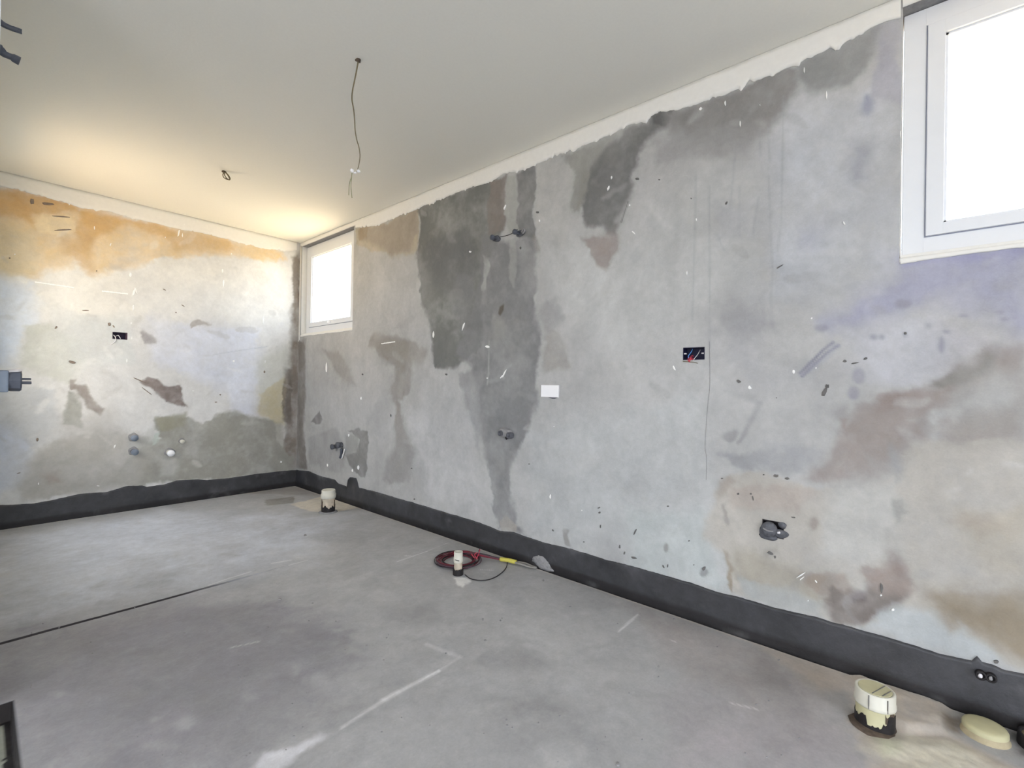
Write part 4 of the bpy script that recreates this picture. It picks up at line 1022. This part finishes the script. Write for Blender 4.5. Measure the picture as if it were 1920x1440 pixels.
# first pipe, by the corner
c = Vector((-.262, -1.172, 0)); t = thing('drain_pipe', 'white capped drain pipe standing on pale cement by the far corner', 'pipe', c)
r = .052
bm = bmesh.new(); lathe(bm, [(r, -.02), (r, .15), (r - .004, .15)], c, (0, 0, 1), 40); obj('pipe_body', bm, 'pvcmud', t, True)
bm = bmesh.new(); lathe(bm, [(r + .001, .115), (r + .006, .118), (r + .007, .15), (r + .002, .152), (r + .002, .178), (r - .002, .184), (r - .006, .180), (0, .179)], c, (0, 0, 1), 40); obj('cap', bm, 'pvc', t, True)
bm = bmesh.new(); rs = random.Random(2); zs = [.035 + .03 * rs.random() for _ in range(40)]; ragged_shell(bm, c, r, 0, lambda k: zs[int(k * 39)], va - 2.2, va + 2.2, 39); obj('bitumen_foot', bm, 'black', t)
bm = bmesh.new(); zs = [.07 + .05 * rs.random() for _ in range(12)]; ragged_shell(bm, c, r, .03, lambda k: zs[int(k * 11)], va - 1.5, va - .9, 11, .001); obj('brown_stain', bm, 'mud', t)
bm = bmesh.new(); ragged_shell(bm, c, r, .03, lambda k: .10, va + 1.0, va + 1.3, 6, .001); obj('brown_stain', bm, 'mud', t)
bm = bmesh.new(); lathe(bm, [(0, .0), (.075, .0), (.07, .006), (.05, .010), (0, .01)], c, (0, 0, 1), 30); obj('mortar_collar', bm, 'mortar', t, True)
# second pipe inside the cable coil
c = Vector((-.392, -2.894, 0)); t = thing('drain_pipe', 'slim white drain pipe with an open top beside the red cable coil', 'pipe', c); r = .0235
bm = bmesh.new(); lathe(bm, [(r, -.02), (r * .96, .075), (r, .078)], c, (0, 0, 1), 32); obj('pipe_body', bm, 'pvcmud', t, True)
bm = bmesh.new(); lathe(bm, [(r, .068), (r + .004, .072), (r + .004, .094), (r + .001, .098), (r + .001, .128), (r - .003, .128), (r - .005, .09), (0, .09)], c, (0, 0, 1), 32); obj('socket', bm, 'pvc', t, True)
bm = bmesh.new(); va2 = math.atan2(CAM.y - c.y, CAM.x - c.x); zs = [.026 + .012 * rs.random() for _ in range(30)]; ragged_shell(bm, c, r + .002, 0, lambda k: zs[int(k * 29)], va2 - 2.4, va2 + 2.4, 29, .004); obj('bitumen_foot', bm, 'black', t)
bm = bmesh.new(); tube(bm, [(c.x + (r + .004) * math.cos(va2 + a_), c.y + (r + .004) * math.sin(va2 + a_), .086 - a_ * .006) for a_ in (-.7, -.4, -.1, .2)], .0022, 6); obj('black_mark', bm, 'blk', t)
# third pipe, large, near right
c = Vector((-.283, -4.742, 0)); t = thing('drain_pipe', 'wide white drain pipe with a grooved flat lid and tarry foot, bottom right', 'pipe', c); r = .050
va3 = math.atan2(CAM.y - c.y, CAM.x - c.x)
bm = bmesh.new(); lathe(bm, [(r, -.02), (r, .07), (r - .004, .07)], c, (0, 0, 1), 48); obj('pipe_body', bm, 'pvcold', t, True)
bm = bmesh.new(); lathe(bm, [(r, .066), (r + .004, .067), (r + .005, .070), (r + .005, .078), (r + .003, .080), (r + .003, .112), (r, .115), (r - .004, .115), (r - .005, .113), (0, .113)], c, (0, 0, 1), 48); obj('cap', bm, 'pvc', t, True)
bm = bmesh.new(); lathe(bm, [(0, .1135), (r - .006, .1135), (r - .007, .1155), (0, .1155)], c, (0, 0, 1), 40); lid = obj('lid', bm, 'pvcold', t, label='yellowed lid disc')
bm = bmesh.new()
dr = Vector((.93, -.36, 0)).normalized(); nr = Vector((-.36, -.93, 0)).normalized(); zz = Vector((0, 0, .116))
for off, hw in ((.010, .040), (.032, .026)):
    bm = bmesh.new(); tube(bm, [c + zz + nr * off - dr * hw, c + zz + nr * off + dr * hw], .0014, 5); obj('lid_seam', bm, 'chip', t)
for a_, z0_, z1_ in ((-.28, .070, .112), (.62, .070, .110)):
    bm = bmesh.new(); p_ = Vector((c.x + (r + .0045) * math.cos(va3 + a_), c.y + (r + .0045) * math.sin(va3 + a_), 0)); tube(bm, [p_ + Vector((0, 0, z0_)), p_ + Vector((0, 0, z1_))], .0015, 6); obj('cap_slot', bm, 'chip', t)
bm = bmesh.new(); n = 44; zs = []
for i in range(n):
    a_ = -2.0 + 4.0 * i / n
    h_ = .028 + .008 * rs.random()
    if -1.5 < -a_ < -.55: h_ = .05 + .01 * rs.random()
    if -.35 < -a_ < .5: h_ = .016 + .006 * rs.random()
    if .5 < -a_ < .9: h_ = .042 + .006 * rs.random()
    zs.append(h_)
ragged_shell(bm, c, r, 0, lambda k: zs[min(n - 1, int(k * (n - 1)))], va3 - 2.0, va3 + 2.0, n, .0025); obj('bitumen_foot', bm, 'black', t)
bm = bmesh.new(); zs = [.052 + .02 * rs.random() for _ in range(14)]; ragged_shell(bm, c, r, .035, lambda k: zs[int(k * 13)], va3 + .55, va3 + 1.25, 13, .0015); obj('brown_stain', bm, 'mud', t)
bm = bmesh.new(); lump(bm, c + Vector((-.01, .008, .0)), (.066, .060, .010), .25, 77); obj('mortar_collar', bm, 'mud', t, True)
# fourth, low capped pipe
c = Vector((-.112, -5.004, 0)); t = thing('drain_pipe', 'low beige capped drain pipe, barely above the floor against the skirting', 'pipe', c); r = .052
bm = bmesh.new(); lathe(bm, [(r + .006, -.01), (r + .005, .004), (r + .001, .010), (r, .02), (r - .002, .026)], c, (0, 0, 1), 40); obj('pipe_body', bm, 'beige', t, True)
bm = bmesh.new(); lathe(bm, [(r + .001, .018), (r + .001, .028), (r - .002, .033), (r - .010, .0355), (r * .4, .0375), (0, .038)], c, (0, 0, 1), 40); obj('lid', bm, 'pvcold', t, True)
c = Vector((-.075, -5.135, 0)); t = thing('pipe_sleeve', 'black pipe sleeve filled with pale cement at the far right edge', 'pipe', c)
bm = bmesh.new(); lathe(bm, [(.060, 0), (.058, .035), (.050, .035), (.050, .01)], c, (0, 0, 1), 36); obj('sleeve', bm, 'black', t, True)
bm = bmesh.new(); lathe(bm, [(.052, .0), (.05, .028), (0, .03)], c, (0, 0, 1), 30); obj('cement_fill', bm, 'beige', t, True)

# ------------------------------------------------------------------ cable coil
cc = Vector((-.268, -2.755, 0)); t = thing('cable_coil', 'coil of dark red and black wires on the floor with yellow tape', 'cable', cc)
rs = random.Random(9)
for k in range(9):
    rad = .085 + .058 * ((k * 5) % 9) / 9; off = Vector((rs.uniform(-.014, .014), rs.uniform(-.014, .014), 0)); ph = rs.uniform(0, 6); z = .006 + .0045 * (k // 2)
    ex = 1 + rs.uniform(-.06, .1); pts = []
    for i in range(22):
        a_ = ph + 2 * PI * i / 21 * .985; pts.append(cc + off + Vector((rad * ex * math.cos(a_), rad * math.sin(a_), z + .004 * math.sin(2 * a_ + k))))
    bm = bmesh.new(); tube(bm, pts, .0031, 7, 2); obj('wire_turn', bm, ['red', 'maroon', 'blk'][k % 3] if k % 4 else 'red', t, True)
tp0 = Vector((-.094, -2.943, .018)); tp1 = Vector((-.064, -3.045, .018)); end = Vector((-.040, -3.15, .010))
st = Vector((-.15, -2.82, .03))
for k in range(5):
    o_ = Vector((rs.uniform(-.012, .012), rs.uniform(-.012, .012), rs.uniform(-.004, .008)))
    bm = bmesh.new(); tube(bm, [cc + Vector((.02 + .02 * k, .11 - .02 * k, .02)), cc + Vector((.10, .02 - .01 * k, .028)), st + o_, (st + tp0) / 2 + o_ * .8, tp0 + o_ * .4], .0038, 7, 5); obj('lead_wire', bm, ['red', 'redl', 'blk', 'maroon', 'red'][k], t, True)
bm = bmesh.new(); tube(bm, [tp0, (tp0 + tp1) / 2 + Vector((0, 0, .002)), tp1], .0125, 12); obj('tape_wrap', bm, 'yellow', t, True, label='yellow tape wrap')
for k, dx in enumerate((-.010, .006)):
    bm = bmesh.new(); tube(bm, [tp1 + Vector((dx, 0, 0)), (tp1 + end) / 2 + Vector((dx * 1.6, 0, .004)), end + Vector((dx, .01, 0)), end + Vector((.010, -.02, -.002))], .0062, 10); obj('conduit', bm, 'grey', t, True)
bm = bmesh.new(); tube(bm, [Vector((-.08, -2.99, .01)), Vector((*F_(948, 1068), .006)), Vector((*F_(935, 1080), .005)), Vector((*F_(918, 1088), .005)), Vector((*F_(900, 1090), .005)), Vector((*F_(882, 1087), .006)), Vector((*F_(872, 1080), .007))], .0028, 7); obj('loose_wire', bm, 'blk', t, True, label='thin black loose wire')
for q in ([(893, 1048), (897, 1040), (900, 1030)], [(890, 1046), (886, 1042), (884, 1038)], [(895, 1049), (890, 1040), (895, 1036)]):
    bm = bmesh.new(); tube(bm, [deep(*p_, 2.66) for p_ in q], .0022, 6); obj('wire_tail', bm, 'redl', t, True)
bm = bmesh.new(); tube(bm, [deep(897, 1034, 2.66), deep(902, 1025, 2.66)], .0015, 6); obj('wire_tail', bm, 'blk', t, True)

# mortar patch where the conduit enters the wall
P_ = [(998, 1050), (1000, 1043), (1008, 1041), (1016, 1041), (1024, 1047), (1030, 1056), (1037, 1066), (1040, 1071), (1026, 1073), (1018, 1070), (1010, 1062)]
bm = bmesh.new(); pts = [R_(*q) for q in P_]; cy = sum(p[0] for p in pts) / len(pts); cz = sum(p[1] for p in pts) / len(pts)
dense = []
for i in range(len(pts)):
    a, b = pts[i], pts[(i + 1) % len(pts)]
    for k in range(4):
        t_ = k / 4; dense.append((a[0] + (b[0] - a[0]) * t_ + rs.uniform(-.003, .003), max(-.003, a[1] + (b[1] - a[1]) * t_ + rs.uniform(-.003, .003))))
r0_ = [bm.verts.new((-.002, *p)) for p in dense]; r1_ = [bm.verts.new((-.008 - .002 * rs.random(), p[0] * .93 + cy * .07, p[1] * .93 + cz * .07)) for p in dense]; r2_ = [bm.verts.new((-.011 - .005 * rs.random(), p[0] * .5 + cy * .5, p[1] * .5 + cz * .5)) for p in dense]; vc = bm.verts.new((-.014, cy, cz)); n = len(dense)
for i in range(n):
    j = (i + 1) % n; bm.faces.new((r0_[i], r0_[j], r1_[j], r1_[i])); bm.faces.new((r1_[i], r1_[j], r2_[j], r2_[i])); bm.faces.new((r2_[i], r2_[j], vc))
o = obj('mortar_patch', bm, 'mortar', None, True)
o['label'] = 'light grey mortar patch over the black skirting where the conduit enters'; o['category'] = 'mortar patch'
